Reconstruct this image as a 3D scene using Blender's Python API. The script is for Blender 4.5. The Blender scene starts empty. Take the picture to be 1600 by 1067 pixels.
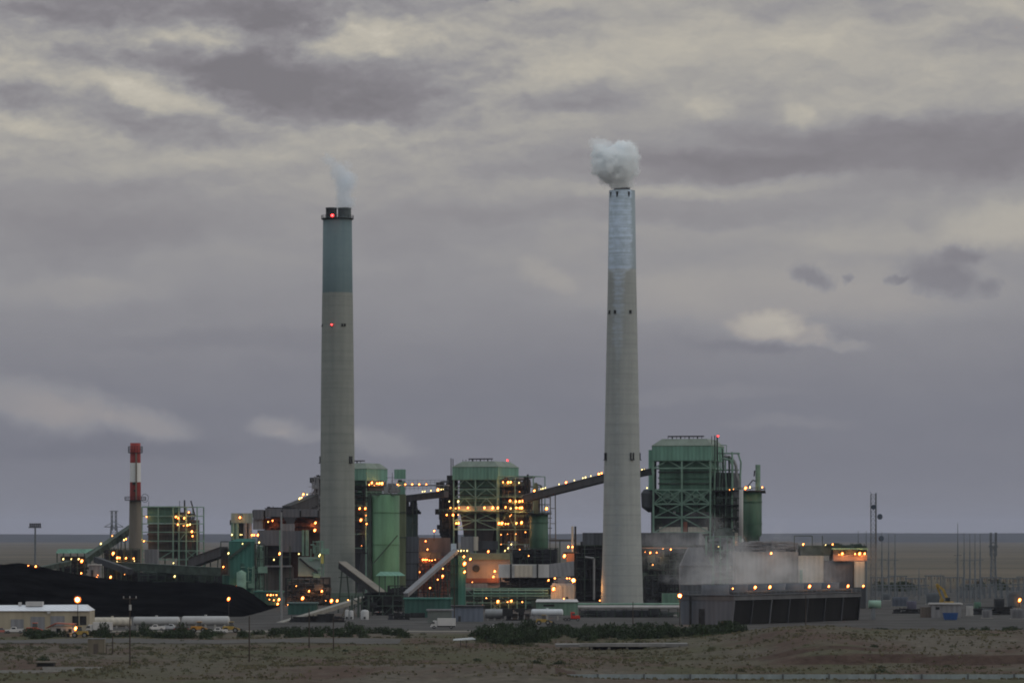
import bpy, bmesh, math, random
from mathutils import Vector, Matrix, noise
R = math.radians
rnd = random.Random(7)
C = bpy.context.scene.collection
scene = bpy.context.scene

# ------------------------------------------------------------------ camera
F = 6000.0          # focal length in 1600-wide picture units
H = 28.5            # eye height above the plant yard
HOR = 836.0
cam = bpy.data.cameras.new('camera')
cam.sensor_width = 36.0
cam.lens = 135.0
cam.shift_y = (HOR - 533.5) / 1600.0
cam.clip_start = 1.0
cam.clip_end = 80000.0
camo = bpy.data.objects.new('camera', cam)
camo.location = (0, 0, H)
camo.rotation_euler = (R(90), 0, 0)
C.objects.link(camo)
scene.camera = camo
scene.view_settings.view_transform = 'Standard'
scene.view_settings.look = 'None'
scene.view_settings.exposure = 0.0
scene.view_settings.gamma = 1.0

def lin(r, g, b):
    f = lambda c: (c/255/12.92) if c/255 <= 0.04045 else ((c/255+0.055)/1.055)**2.4
    return (f(r), f(g), f(b), 1.0)

# ------------------------------------------------------------------ world: overcast evening sky
SUN_EL, SUN_AZ = R(14), R(108)      # azimuth clockwise from the view direction: light comes from the right
w = bpy.data.worlds.new('World'); scene.world = w; w.use_nodes = True
nt = w.node_tree; nt.nodes.clear(); N = nt.nodes; L = nt.links
def nd(t, **k):
    n = N.new(t)
    for a, b in k.items(): setattr(n, a, b)
    return n
def mth(op, a, b=None, clamp=False):
    n = nd('ShaderNodeMath', operation=op); n.use_clamp = clamp
    for i, v in enumerate((a, b)):
        if v is None: continue
        if isinstance(v, (int, float)): n.inputs[i].default_value = v
        else: L.new(v, n.inputs[i])
    return n.outputs[0]
tc = nd('ShaderNodeTexCoord'); sep = nd('ShaderNodeSeparateXYZ'); L.new(tc.outputs['Generated'], sep.inputs[0])
az = mth('ARCTAN2', sep.outputs[0], sep.outputs[1])
el = mth('ARCSINE', sep.outputs[2])
# sky coordinates in units of 1/60 radian: u to the right of the view axis, v above the horizon
U = mth('MULTIPLY', az, 60.0); V = mth('MULTIPLY', el, 60.0)
P = nd('ShaderNodeCombineXYZ'); L.new(U, P.inputs[0]); L.new(V, P.inputs[1])
def noise_n(vec, scale, detail=6, rough=0.55, loc=(0,0,0), sc=(1,1,1), out='Fac', dist=0.0):
    m = nd('ShaderNodeMapping'); L.new(vec, m.inputs['Vector'])
    m.inputs['Location'].default_value = loc; m.inputs['Scale'].default_value = sc
    n = nd('ShaderNodeTexNoise'); L.new(m.outputs[0], n.inputs['Vector'])
    n.inputs['Scale'].default_value = scale; n.inputs['Detail'].default_value = detail
    n.inputs['Roughness'].default_value = rough; n.inputs['Distortion'].default_value = dist
    return n.outputs[out]
def vmath(op, a, b):
    n = nd('ShaderNodeVectorMath', operation=op)
    for i, v in enumerate((a, b)):
        if isinstance(v, tuple): n.inputs[i].default_value = v
        else: L.new(v, n.inputs[i])
    return n.outputs[0]
wob = vmath('MULTIPLY', vmath('SUBTRACT', noise_n(P.outputs[0], 0.9, 9, 0.62, sc=(0.8, 1.3, 1), out='Color'), (0.5, 0.5, 0.5)), (1.5, 0.75, 0.0))
PD = vmath('ADD', P.outputs[0], wob)
wob2 = vmath('MULTIPLY', vmath('SUBTRACT', noise_n(P.outputs[0], 2.6, 9, 0.66, loc=(5, 3, 0), out='Color'), (0.5, 0.5, 0.5)), (0.55, 0.36, 0.0))
PS = vmath('ADD', P.outputs[0], wob2)
BLOBS = [ # px, py, rx, ry, strength, tilt, fine
 (230, 22, 330, 50, -0.50, 0, 0), (520, 18, 260, 34, -0.26, 0, 0), (425, 62, 95, 38, -0.42, 8, 1), (505, 55, 40, 18, -0.30, 12, 1),
 (400, 92, 70, 22, -0.20, 0, 0),
 (490, 150, 240, 62, -0.66, -4, 0), (350, 118, 160, 40, -0.34, -12, 0), (300, 212, 200, 34, -0.30, -8, 0), (170, 100, 170, 34, -0.30, 0, 0), (30, 160, 60, 34, -0.30, 0, 1),
 (130, 185, 110, 34, -0.18, 0, 0), (60, 48, 130, 22, -0.12, 0, 0),
 (700, 110, 130, 60, -0.22, 0, 0), (900, 158, 150, 30, -0.30, 4, 0), (860, 40, 100, 26, -0.15, 0, 0), (1170, 160, 70, 40, -0.20, 0, 0),
 (1330, 20, 220, 30, -0.26, 0, 0), (1560, 70, 120, 40, -0.24, 0, 0), (1450, 240, 480, 66, -0.44, 3, 0), (1080, 222, 240, 40, -0.22, 0, 0), (1000, 262, 330, 34, -0.28, 0, 0),
 (1000, 330, 400, 28, -0.22, 0, 0), (150, 345, 330, 80, -0.20, 4, 0), (600, 360, 300, 50, -0.10, 0, 0),
 (1470, 438, 74, 32, -0.34, -12, 1), (1500, 402, 44, 15, -0.28, 0, 1), (1400, 441, 24, 8, -0.30, 0, 1), (1270, 434, 38, 17, -0.36, -20, 1), (1322, 440, 10, 9, -0.3, 0, 1), (1545, 455, 22, 16, -0.22, 0, 1), (780, 3, 40, 7, -0.4, 0, 1),
 (300, 60, 130, 24, 0.22, 0, 0), (140, 128, 170, 26, 0.22, -8, 0), (270, 150, 150, 40, 0.30, -16, 0), (60, 195, 90, 26, 0.22, 0, 0), (560, 80, 100, 34, 0.26, 10, 0), (470, 200, 170, 20, 0.14, 0, 0), (420, 245, 320, 28, 0.20, 6, 0),
 (640, 60, 120, 30, 0.16, 0, 0), (930, 110, 200, 36, 0.16, 14, 0), (1200, 60, 300, 50, 0.12, 0, 0), (1110, 175, 60, 22, 0.14, 0, 0), (1250, 185, 30, 22, 0.22, 0, 1),
 (1150, 238, 170, 14, 0.14, 0, 0), (1180, 295, 340, 16, 0.18, 2, 0), (1560, 355, 120, 40, 0.30, 0, 1), (1380, 380, 200, 26, 0.16, 0, 0), (1250, 460, 420, 60, 0.20, 0, 0), (1420, 160, 220, 40, 0.10, 0, 0), (860, 430, 60, 24, 0.14, -20, 0),
 (1195, 512, 66, 26, 0.42, 0, 1), (1258, 526, 50, 18, 0.32, 0, 1), (1320, 541, 44, 10, 0.16, -6, 1), (1170, 534, 120, 16, -0.12, 0, 0),
 (50, 625, 160, 45, 0.24, -8, 0), (235, 665, 85, 26, 0.26, -10, 1), (120, 640, 140, 36, 0.10, 0, 0), (430, 668, 50, 20, 0.24, 0, 1), (500, 682, 80, 18, 0.14, 0, 0), (590, 690, 90, 24, 0.16, -12, 1),
 (180, 700, 260, 20, -0.10, 0, 0), (110, 460, 200, 26, 0.10, 2, 0), (350, 530, 260, 20, -0.06, 0, 0), (1230, 665, 120, 12, 0.08, 0, 0), (1100, 615, 200, 14, 0.05, 0, 0),
]
acc = None
for (px, py, rx, ry, a, tilt, fine) in BLOBS:
    m = nd('ShaderNodeMapping'); m.vector_type = 'TEXTURE'
    L.new(PS if fine else PD, m.inputs['Vector'])
    m.inputs['Location'].default_value = ((px-800)/100, (HOR-py)/100, 0)
    m.inputs['Rotation'].default_value = (0, 0, R(tilt))
    m.inputs['Scale'].default_value = (rx/100*1.15, ry/100*1.25, 1)
    g = nd('ShaderNodeTexGradient', gradient_type='SPHERICAL'); L.new(m.outputs[0], g.inputs[0])
    mr = nd('ShaderNodeMapRange', interpolation_type='SMOOTHSTEP'); L.new(g.outputs['Fac'], mr.inputs[0])
    mr.inputs[1].default_value = 0.0; mr.inputs[2].default_value = 0.7 if fine else 0.75
    mr.inputs[3].default_value = 0.0; mr.inputs[4].default_value = a
    acc = mr.outputs[0] if acc is None else mth('ADD', acc, mr.outputs[0])
def ramp(fac, stops, rgb=True):
    n = nd('ShaderNodeValToRGB'); e = n.color_ramp.elements
    while len(e) < len(stops): e.new(0.5)
    for i, (p, c) in enumerate(stops):
        e[i].position = p; e[i].color = c if rgb else (c, c, c, 1)
    L.new(fac, n.inputs[0]); return n.outputs[0]
vn = mth('DIVIDE', V, 10.0, True)
base = ramp(vn, [(0, .34), (.12, .30), (.25, .32), (.36, .40), (.46, .47), (.56, .52), (.70, .60), (.82, .62), (1, .60)], False)
n1 = mth('SUBTRACT', noise_n(PD, 0.55, 8, 0.55, sc=(0.35, 1.1, 1), loc=(2, 0, 0)), 0.5)
n2 = mth('SUBTRACT', noise_n(PD, 1.7, 9, 0.6, sc=(0.55, 1.2, 1), loc=(0, 4, 0)), 0.5)
n3 = mth('SUBTRACT', noise_n(P.outputs[0], 5.5, 7, 0.6, sc=(0.5, 1.2, 1), loc=(0, 4, 0)), 0.5)
rel = mth('SUBTRACT', noise_n(PD, 1.05, 7, 0.56, sc=(0.5, 1.1, 1), loc=(7, 1, 0)), noise_n(PD, 1.05, 7, 0.56, sc=(0.5, 1.1, 1), loc=(7.03, 1.17, 0)))
rel2 = mth('SUBTRACT', noise_n(PS, 2.6, 7, 0.56, sc=(0.55, 1.1, 1), loc=(3, 1, 0)), noise_n(PS, 2.6, 7, 0.56, sc=(0.55, 1.1, 1), loc=(3.02, 1.08, 0)))
def soft(v_, a, b, c, d):
    n = nd('ShaderNodeMapRange', interpolation_type='SMOOTHSTEP'); L.new(v_, n.inputs[0])
    for i, q in enumerate((a, b, c, d)): n.inputs[i+1].default_value = q
    return n.outputs[0]
side = mth('MAXIMUM', soft(U, -1.5, 2.5, 1.0, 0.32), 0.0)
high = soft(V, 4.6, 6.6, 0.08, 1.0)
relm = mth('MULTIPLY', side, high)
relief = mth('MULTIPLY', mth('ADD', mth('MULTIPLY', rel, 1.1), mth('MULTIPLY', rel2, 0.55)), relm)      # billows: lighter tops over darker bases
amp = ramp(vn, [(0, .06), (.3, .22), (.5, .45), (.8, .75), (1, .7)], False)
t = mth('ADD', base, mth('MULTIPLY', mth('ADD', mth('MULTIPLY', n1, 0.62), mth('ADD', mth('MULTIPLY', n2, soft(V, 3.5, 7.0, 0.35, 0.75)), mth('ADD', mth('MULTIPLY', n3, mth('MULTIPLY', relm, 0.4)), relief))), amp))
t = mth('ADD', t, mth('MULTIPLY', acc, 0.74), True)
hi = ramp(t, [(0, lin(106, 103, 107)), (.22, lin(116, 113, 117)), (.42, lin(129, 127, 129)), (.6, lin(144, 141, 137)), (.8, lin(160, 155, 145)), (1, lin(175, 169, 157))])
lo = ramp(t, [(0, lin(83, 85, 96)), (.3, lin(104, 105, 114)), (.45, lin(119, 119, 125)), (.62, lin(136, 131, 131)), (.85, lin(154, 149, 144)), (1, lin(166, 160, 152))])
mixf = ramp(mth('DIVIDE', V, 10.0, True), [(0.20, 0), (0.52, 1)], False)
mx = nd('ShaderNodeMix', data_type='RGBA'); L.new(mixf, mx.inputs[0]); L.new(lo, mx.inputs[6]); L.new(hi, mx.inputs[7])
# the cloud deck is brighter overhead than near the horizon
zen = nd('ShaderNodeMapRange', interpolation_type='SMOOTHSTEP'); L.new(sep.outputs[2], zen.inputs[0])
zen.inputs[1].default_value = 0.15; zen.inputs[2].default_value = 0.8; zen.inputs[3].default_value = 1.0; zen.inputs[4].default_value = 2.1
up = nd('ShaderNodeVectorMath', operation='SCALE'); L.new(mx.outputs[2], up.inputs[0]); L.new(zen.outputs[0], up.inputs['Scale'])
zt_ = nd('ShaderNodeMapRange', interpolation_type='SMOOTHSTEP'); L.new(sep.outputs[2], zt_.inputs[0]); zt_.inputs[1].default_value = .15; zt_.inputs[2].default_value = .8
tn = nd('ShaderNodeMix', data_type='RGBA'); L.new(zt_.outputs[0], tn.inputs[0]); tn.inputs[6].default_value = (1, 1, 1, 1); tn.inputs[7].default_value = (.90, 1.0, 1.12, 1)
up2 = nd('ShaderNodeVectorMath', operation='MULTIPLY'); L.new(up.outputs[0], up2.inputs[0]); L.new(tn.outputs[2], up2.inputs[1]); up = up2
sky = nd('ShaderNodeTexSky', sky_type='NISHITA'); sky.sun_disc = False; sky.sun_elevation = SUN_EL; sky.sun_rotation = SUN_AZ
bg1 = nd('ShaderNodeBackground'); L.new(up.outputs[0], bg1.inputs[0]); bg1.inputs[1].default_value = 1.40
bg2 = nd('ShaderNodeBackground'); L.new(sky.outputs[0], bg2.inputs[0]); bg2.inputs[1].default_value = 0.05
ms = nd('ShaderNodeMixShader'); ms.inputs[0].default_value = 0.05
L.new(bg1.outputs[0], ms.inputs[1]); L.new(bg2.outputs[0], ms.inputs[2])
wo = nd('ShaderNodeOutputWorld'); L.new(ms.outputs[0], wo.inputs[0])
w.cycles.sampling_method = 'MANUAL'; w.cycles.sample_map_resolution = 1024

sl = bpy.data.lights.new('sun', 'SUN'); sl.energy = 0.5; sl.angle = R(14); sl.color = (1.0, 0.88, 0.74)
so = bpy.data.objects.new('sun', sl); C.objects.link(so)
sd = Vector((math.sin(SUN_AZ)*math.cos(SUN_EL), math.cos(SUN_AZ)*math.cos(SUN_EL), math.sin(SUN_EL)))
so.rotation_euler = sd.to_track_quat('Z', 'Y').to_euler()
so.location = (200, 800, 300)

# ------------------------------------------------------------------ materials
MATS = {}
def mat(name, col, rough=0.75, metal=0.0, kind='paint', var=0.25, scale=0.25, col2=None, spec=0.3):
    if name in MATS: return MATS[name]
    m = bpy.data.materials.new(name); m.use_nodes = True
    n = m.node_tree.nodes; l = m.node_tree.links
    b = n['Principled BSDF']; b.inputs['Roughness'].default_value = rough; b.inputs['Metallic'].default_value = metal
    b.inputs['Specular IOR Level'].default_value = spec
    tcn = n.new('ShaderNodeTexCoord')
    mp = n.new('ShaderNodeMapping'); l.new(tcn.outputs['Object'], mp.inputs[0])
    mp.inputs['Scale'].default_value = {'streak': (1, 1, 0.12), 'panel': (1, 1, 0.15)}.get(kind, (1, 1, 1))
    t1 = n.new('ShaderNodeTexNoise'); l.new(mp.outputs[0], t1.inputs['Vector'])
    t1.inputs['Scale'].default_value = scale; t1.inputs['Detail'].default_value = 8; t1.inputs['Roughness'].default_value = 0.62
    cr = n.new('ShaderNodeValToRGB'); l.new(t1.outputs['Fac'], cr.inputs[0])
    c2 = col2 or tuple(c*(1-var*1.6) for c in col)
    c1 = tuple(min(1, c*(1+var*0.6)) for c in col)
    e = cr.color_ramp.elements; e[0].position = 0.32; e[0].color = (*c2, 1); e[1].position = 0.62; e[1].color = (*c1, 1)
    out = cr.outputs[0]
    if kind == 'panel':
        wv = n.new('ShaderNodeTexWave'); wv.wave_type = 'BANDS'; wv.bands_direction = 'DIAGONAL'
        m2 = n.new('ShaderNodeMapping'); l.new(tcn.outputs['Object'], m2.inputs[0]); m2.inputs['Scale'].default_value = (1, 1, 0)
        l.new(m2.outputs[0], wv.inputs['Vector']); wv.inputs['Scale'].default_value = 0.35; wv.inputs['Distortion'].default_value = 0
        bp = n.new('ShaderNodeBump'); bp.inputs['Strength'].default_value = 0.5; bp.inputs['Distance'].default_value = 0.15
        l.new(wv.outputs['Fac'], bp.inputs['Height']); l.new(bp.outputs[0], b.inputs['Normal'])
        br = n.new('ShaderNodeMath'); br.operation = 'MULTIPLY_ADD'; l.new(wv.outputs['Fac'], br.inputs[0]); br.inputs[1].default_value = 0.14; br.inputs[2].default_value = 0.9
        vm = n.new('ShaderNodeVectorMath'); vm.operation = 'SCALE'; l.new(out, vm.inputs[0]); l.new(br.outputs[0], vm.inputs['Scale']); out = vm.outputs[0]
    l.new(out, b.inputs['Base Color'])
    MATS[name] = m; return m
def emit(name, col, s):
    m = bpy.data.materials.new(name); m.use_nodes = True; n = m.node_tree.nodes
    b = n['Principled BSDF']; b.inputs['Base Color'].default_value = (*col, 1)
    b.inputs['Emission Color'].default_value = (*col, 1); b.inputs['Emission Strength'].default_value = s
    MATS[name] = m; return m

GREEN = mat('green siding', (.145, .29, .228), kind='panel', var=.16)
GREEND = mat('green boiler casing', (.08, .165, .122), kind='streak', var=.3)
GSTEEL = mat('green painted steel', (.17, .28, .225), var=.2)
GSTEELD = mat('dark green steel', (.048, .07, .058), var=.3)
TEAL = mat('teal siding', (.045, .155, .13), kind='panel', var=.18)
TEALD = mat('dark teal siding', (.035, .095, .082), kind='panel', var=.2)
SILO = mat('green silo paint', (.046, .105, .068), rough=.55, kind='streak', var=.25)
SILO2 = mat('pale green vessel paint', (.095, .20, .112), rough=.55, kind='streak', var=.2)
DARK = mat('sooty dark steel', (.019, .021, .023), var=.4, scale=.6)
DARK2 = mat('dark ductwork', (.045, .05, .058), kind='streak', var=.3)
GREY = mat('grey siding', (.12, .13, .15), kind='panel', var=.15)
GREYM = mat('mid grey siding', (.19, .195, .21), kind='panel', var=.14)
GREYL = mat('pale duct cladding', (.40, .40, .40), kind='streak', var=.12)
BLUEG = mat('blue grey siding', (.13, .155, .20), kind='panel', var=.12)
WHITE = mat('weathered white paint', (.36, .37, .38), kind='streak', var=.08)
CREAM = mat('cream cladding', (.46, .43, .37), kind='panel', var=.08)
TAN = mat('tan concrete block', (.33, .30, .23), kind='streak', var=.14)
RUST = mat('rusty red steel', (.19, .07, .045), kind='streak', var=.35)
BROWN = mat('brown grey equipment', (.10, .085, .075), kind='streak', var=.3)
CONC = mat('concrete', (.28, .28, .27), kind='streak', var=.14)
STEEL = mat('galvanised steel', (.22, .23, .24), rough=.5, metal=.3, var=.15)
STEELB = mat('switchyard steel', (.13, .15, .17), rough=.6, var=.2)
WOOD = mat('dark pole wood', (.045, .035, .028), var=.3, scale=1)
COAL = mat('coal', (.005, .0053, .0058), rough=1, var=.6, scale=.08, spec=.0)
REDP = mat('red stack paint', (.25, .036, .032), kind='streak', var=.25)
WHP = mat('white stack paint', (.60, .62, .62), kind='streak', var=.06)
STACKC = mat('small stack concrete', (.17, .155, .13), kind='streak', var=.15)
REDV = mat('red vehicle paint', (.50, .035, .02), rough=.35, var=.1)
WHV = mat('white vehicle paint', (.50, .50, .50), rough=.35, var=.06)
GLASS = mat('dark window glass', (.02, .025, .03), rough=.1, var=.1, spec=.8)
RUBBER = mat('rubber', (.015, .015, .015), rough=.9, var=.2)
YEL = mat('yellow machine paint', (.34, .23, .05), rough=.5, var=.25, scale=1)
BLUEP = mat('blue painted steel', (.025, .075, .22), rough=.5, var=.12, scale=1)
ROOFR = mat('red brown roofing', (.27, .10, .07), var=.2, scale=1)
ROOFW = mat('white metal roofing', (.62, .66, .72), rough=.4, kind='panel', var=.05)
BARK = mat('shrub stems', (.06, .045, .03), var=.3)
LEAF = mat('dark shrub foliage', (.026, .046, .018), var=.45, scale=.35)
LEAF2 = mat('olive scrub foliage', (.060, .068, .030), var=.4, scale=.35)
GRASS = mat('dry grass', (.112, .104, .064), var=.3, scale=.1)
ORANGE = emit('sodium lamp glow', (1.0, .37, .09), 11)
RIM = emit('sodium lamp halo shell', (1.0, .19, .02), 1.2)  # halo of the bulb, given a glowing shell of its own
RIMP = emit('pale lamp halo shell', (.9, .62, .12), .7)
RIMR = emit('red lamp halo shell', (1, .03, .03), 1.0)
PALE = emit('pale yellow lamp glow', (1.0, .82, .36), 5)
RED = emit('red aviation light', (1.0, .03, .03), 16)
STAR = emit('yard floodlight glow', (1.0, .42, .12), 24)

# ------------------------------------------------------------------ mesh helpers
class MB:
    def __init__(s): s.v = []; s.f = []
    def add(s, vs, fs):
        o = len(s.v); s.v += [tuple(p) for p in vs]; s.f += [tuple(i+o for i in f) for f in fs]; return s
    def box(s, x0, x1, y0, y1, z0, z1):
        if x0 > x1: x0, x1 = x1, x0
        if y0 > y1: y0, y1 = y1, y0
        if z0 > z1: z0, z1 = z1, z0
        return s.add([(x0,y0,z0),(x1,y0,z0),(x1,y1,z0),(x0,y1,z0),(x0,y0,z1),(x1,y0,z1),(x1,y1,z1),(x0,y1,z1)],
              [(0,3,2,1),(4,5,6,7),(0,1,5,4),(1,2,6,5),(2,3,7,6),(3,0,4,7)])
    def hull(s, b, t):          # b, t: two rings of equal length (bottom ccw, top ccw)
        n = len(b)
        return s.add(list(b)+list(t), [tuple(range(n-1, -1, -1)), tuple(range(n, 2*n))] + [(i, (i+1) % n, n+(i+1) % n, n+i) for i in range(n)])
    def tube(s, p, q, r, r2=None, n=6, cap=True):
        p = Vector(p); q = Vector(q); r2 = r if r2 is None else r2
        d = (q-p).normalized(); a = d.orthogonal().normalized(); b = d.cross(a)
        if abs(d.z) > .999: a = Vector((1,0,0)); b = Vector((0,1,0)) if d.z > 0 else Vector((0,-1,0))
        vs = [p+(a*math.cos(2*math.pi*i/n)+b*math.sin(2*math.pi*i/n))*r for i in range(n)] + [q+(a*math.cos(2*math.pi*i/n)+b*math.sin(2*math.pi*i/n))*r2 for i in range(n)]
        fs = [(i, (i+1) % n, n+(i+1) % n, n+i) for i in range(n)]
        if cap: fs += [tuple(range(n-1, -1, -1)), tuple(range(n, 2*n))]
        return s.add(vs, fs)
    def pipe(s, pts, r, n=6):
        for a, b in zip(pts[:-1], pts[1:]): s.tube(a, b, r, n=n)
        return s
    def bar(s, p, q, wd, up=(0, 0, 1), h=None):
        p = Vector(p); q = Vector(q); d = (q-p).normalized(); upv = Vector(up)
        if abs(d.dot(upv)) > .95: upv = Vector((0, 1, 0))
        a = d.cross(upv).normalized()*wd/2; b = a.cross(d).normalized()*(h or wd)/2
        vs = [p-a-b, p+a-b, p+a+b, p-a+b, q-a-b, q+a-b, q+a+b, q-a+b]
        return s.add(vs, [(0,1,2,3)[::-1],(4,5,6,7),(0,1,5,4),(1,2,6,5),(2,3,7,6),(3,0,4,7)])
    def lathe(s, prof, n=24, x=0, y=0):     # prof: (r, z)
        vs = []
        for r, z in prof: vs += [(x+r*math.cos(2*math.pi*i/n), y+r*math.sin(2*math.pi*i/n), z) for i in range(n)]
        fs = []
        for k in range(len(prof)-1):
            fs += [(k*n+i, k*n+(i+1) % n, (k+1)*n+(i+1) % n, (k+1)*n+i) for i in range(n)]
        return s.add(vs, fs)
    def rail(s, pts, h=1.1, w=.09, step=2.2):
        for a, b in zip(pts[:-1], pts[1:]):
            a = Vector(a); b = Vector(b); s.bar(a+Vector((0,0,h)), b+Vector((0,0,h)), w); s.bar(a+Vector((0,0,h*.5)), b+Vector((0,0,h*.5)), w*.7)
            k = max(1, int((b-a).length/step))
            for i in range(k+1): c = a.lerp(b, i/k); s.bar(c, c+Vector((0,0,h)), w)
        return s
    def build(s, name, m, parent=None, smooth=False, bevel=0):
        me = bpy.data.meshes.new(name); me.from_pydata(s.v, [], s.f); me.materials.append(m)
        bm = bmesh.new(); bm.from_mesh(me); bmesh.ops.recalc_face_normals(bm, faces=bm.faces); bm.to_mesh(me); bm.free()
        if smooth:
            for p in me.polygons: p.use_smooth = len(p.vertices) == 4
        o = bpy.data.objects.new(name, me); C.objects.link(o)
        if parent is not None: o.parent = parent
        return o

def tag(o, label=None, cat=None, group=None, kind=None):
    if label: o['label'] = label
    if cat: o['category'] = cat
    if group: o['group'] = group
    if kind: o['kind'] = kind
    return o
def WX(px, D): return (px-800)/F*D
def WZ(py, D): return H+(HOR-py)/F*D

class Th:       # a thing: an Empty on the ground; parts are built in its own axes
    def __init__(s, name, label, cat, px, D, rot=0, group=None, z=0.0):
        s.o = bpy.data.objects.new(name, None); C.objects.link(s.o)
        s.o.empty_display_size = 1
        s.px, s.D, s.rot = px, D, R(rot)
        s.loc = Vector((WX(px, D), D, z)); s.o.location = s.loc; s.o.rotation_euler = (0, 0, s.rot)
        s.s = D/F; tag(s.o, label, cat, group)
        s.M = Matrix.Rotation(-s.rot, 3, 'Z')
    def X(s, px): return (px-s.px)*s.s
    def Z(s, py): return H+(HOR-py)*s.s-s.loc.z
    def P(s, px, py, D): return s.M @ (Vector((WX(px, D), D, WZ(py, D)))-s.loc)
    def hit(s, px, py, axis, c):     # where the sight line meets the local plane axis=c
        o = s.M @ (Vector((0, 0, H))-s.loc); d = s.M @ Vector(((px-800)/F, 1, (HOR-py)/F))
        return o+d*((c-o[axis])/d[axis])
    def part(s, name, mb, m, smooth=False, parent=None): return mb.build(name, m, parent or s.o, smooth)

# lamps: a housing and a glowing lens in one small mesh, shared by all copies
def lamp_mesh(name, em, rim, r, zs=1.35):
    # bright bulb, its halo shaped as a glowing outer glass, cap and arm
    mb = MB(); q = r*.58
    mb.lathe([(0, -q*zs), (q*.7, -q*zs*.7), (q, 0), (q*.7, q*zs*.6), (0, q*zs*.9)], 8); nb = len(mb.f)
    mb.v = [(x, y-r*.75, z) for x, y, z in mb.v]
    mb.lathe([(0, -r*zs), (r*.75, -r*zs*.7), (r, 0), (r*.75, r*zs*.6)], 10); nl = len(mb.f)
    mb.lathe([(r*.8, r*zs*.62), (r*.7, r*zs*.9), (r*.3, r*zs*1.05), (0, r*zs*1.05)], 8); mb.box(-r*.12, r*.12, 0, r*1.6, r*zs*.85, r*zs*1.0)
    me = bpy.data.meshes.new(name); me.from_pydata(mb.v, [], mb.f); me.materials.append(em); me.materials.append(rim); me.materials.append(DARK)
    for i, p in enumerate(me.polygons): p.material_index = 0 if i < nb else (1 if i < nl else 2)
    return me
LM = {'o': lamp_mesh('sodium_lamp', ORANGE, RIM, .52, 1.7), 'w': lamp_mesh('pale_lamp', PALE, RIMP, .34, 2.0), 'r': lamp_mesh('red_lamp', RED, RIMR, .85, 1.0),
      'd': lamp_mesh('dim_lamp', ORANGE, RIM, .30), 's': lamp_mesh('flood_lamp', STAR, RIM, .8, 1.1)}
def lamp_at(th, p, k='o', name=None, parent=None):
    o = bpy.data.objects.new(name or {'r': 'warning_light'}.get(k, 'lamp'), LM[k]); C.objects.link(o)
    o.parent = parent or th.o; o.location = p; q_ = rnd.choice((.6, .75, .85, 1.0, 1.0, 1.25))*rnd.uniform(.9, 1.1); o.scale = (q_, q_, q_)
    if k in 'owd': o.rotation_euler = (0, R(24), -th.rot)     # tilted, tall glow shaped like a camera-shake streak
    if k in 'os': glow(th, Vector(p)+th.M @ Vector((0, -1.1, -.3)), 420 if k == 'o' else 2600, .3)
    return o
def glow(th, p, w_, r=.5, col=(1.0, .42, .12)):
    # point light added for lamp glow on nearby surfaces
    l_ = bpy.data.lights.new('added_glow', 'POINT'); l_.energy = w_*.45; l_.color = col; l_.shadow_soft_size = r
    o = bpy.data.objects.new('added_glow', l_); C.objects.link(o); o.parent = th.o; o.location = p; return o
def glows(th, pts, c, w_):
    for px, py in pts: glow(th, th.hit(px, py, 1, c), w_)
def lamps(th, pts, axis=1, c=0.0):
    for q in pts:
        px, py = q[0], q[1]; k = q[2] if len(q) > 2 else 'o'; cc = q[3] if len(q) > 3 else c
        lamp_at(th, th.hit(px, py, axis, cc), k)

def clutter(x0, x1, y0, y1, z0, z1, n, r=(.12, .45), seed=1, vert=.5):
    g = random.Random(seed); mb = MB()
    for i in range(n):
        x = g.uniform(x0, x1); y = g.uniform(y0, y1); z = g.uniform(z0, z1); rr = g.uniform(*r)
        u = g.random()
        if u < vert:
            zz = g.uniform(z0, z1); mb.tube((x, y, min(z, zz)), (x, y, max(z, zz)+.5), rr, n=5)
            if g.random() < .5: mb.tube((x, y, max(z, zz)), (g.uniform(x0, x1), y, max(z, zz)), rr, n=5)
        elif u < .86:
            xx = g.uniform(x0, x1); mb.tube((x, y, z), (xx, y, z), rr, n=5)
        else:
            a = g.uniform(.5, 2.0); mb.box(x-a, x+a, y-a*.6, y+a*.6, z-a*.8, z+a*.6)
    return mb

def frame_grid(th, xs, ys, zs, w=.5, m=None, brace=None, names=('column', 'beam', 'brace')):
    """steel frame: columns at every (x,y), beams at every level, X-braces in listed bays of the front and right faces"""
    m = m or GSTEEL
    for i, x in enumerate(xs):
        for j, y in enumerate(ys):
            if 0 < i < len(xs)-1 and 0 < j < len(ys)-1: continue
            th.part(names[0], MB().bar((x, y, zs[0]), (x, y, zs[-1]), w), m)
    for z in zs[1:]:
        mb = MB()
        mb.bar((xs[0], ys[0], z), (xs[-1], ys[0], z), w*.8); mb.bar((xs[0], ys[-1], z), (xs[-1], ys[-1], z), w*.8)
        mb.bar((xs[-1], ys[0], z), (xs[-1], ys[-1], z), w*.8); mb.bar((xs[0], ys[0], z), (xs[0], ys[-1], z), w*.8)
        th.part(names[1], mb, m)
    for (face, i, k, kind) in (brace or []):
        a, b = zs[k], zs[k+1]
        if face == 'f': p = [(xs[i], ys[0]-.02, a), (xs[i+1], ys[0]-.02, b), (xs[i], ys[0]+.08, b), (xs[i+1], ys[0]+.08, a)]
        else: p = [(xs[-1]+.02, ys[i], a), (xs[-1]+.02, ys[i+1], b), (xs[-1]-.08, ys[i], b), (xs[-1]-.08, ys[i+1], a)]
        mb = MB()
        if kind in 'x/': mb.bar(p[0], p[1], w*.55)
        if kind in 'x\\': mb.bar(p[2], p[3], w*.55)
        if kind == 'v':
            c = ((Vector(p[2])+Vector((p[1][0], p[1][1], b)))/2); mb.bar(p[0], c, w*.5); mb.bar(p[3], c, w*.5)
        th.part(names[2], mb, m)

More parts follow.
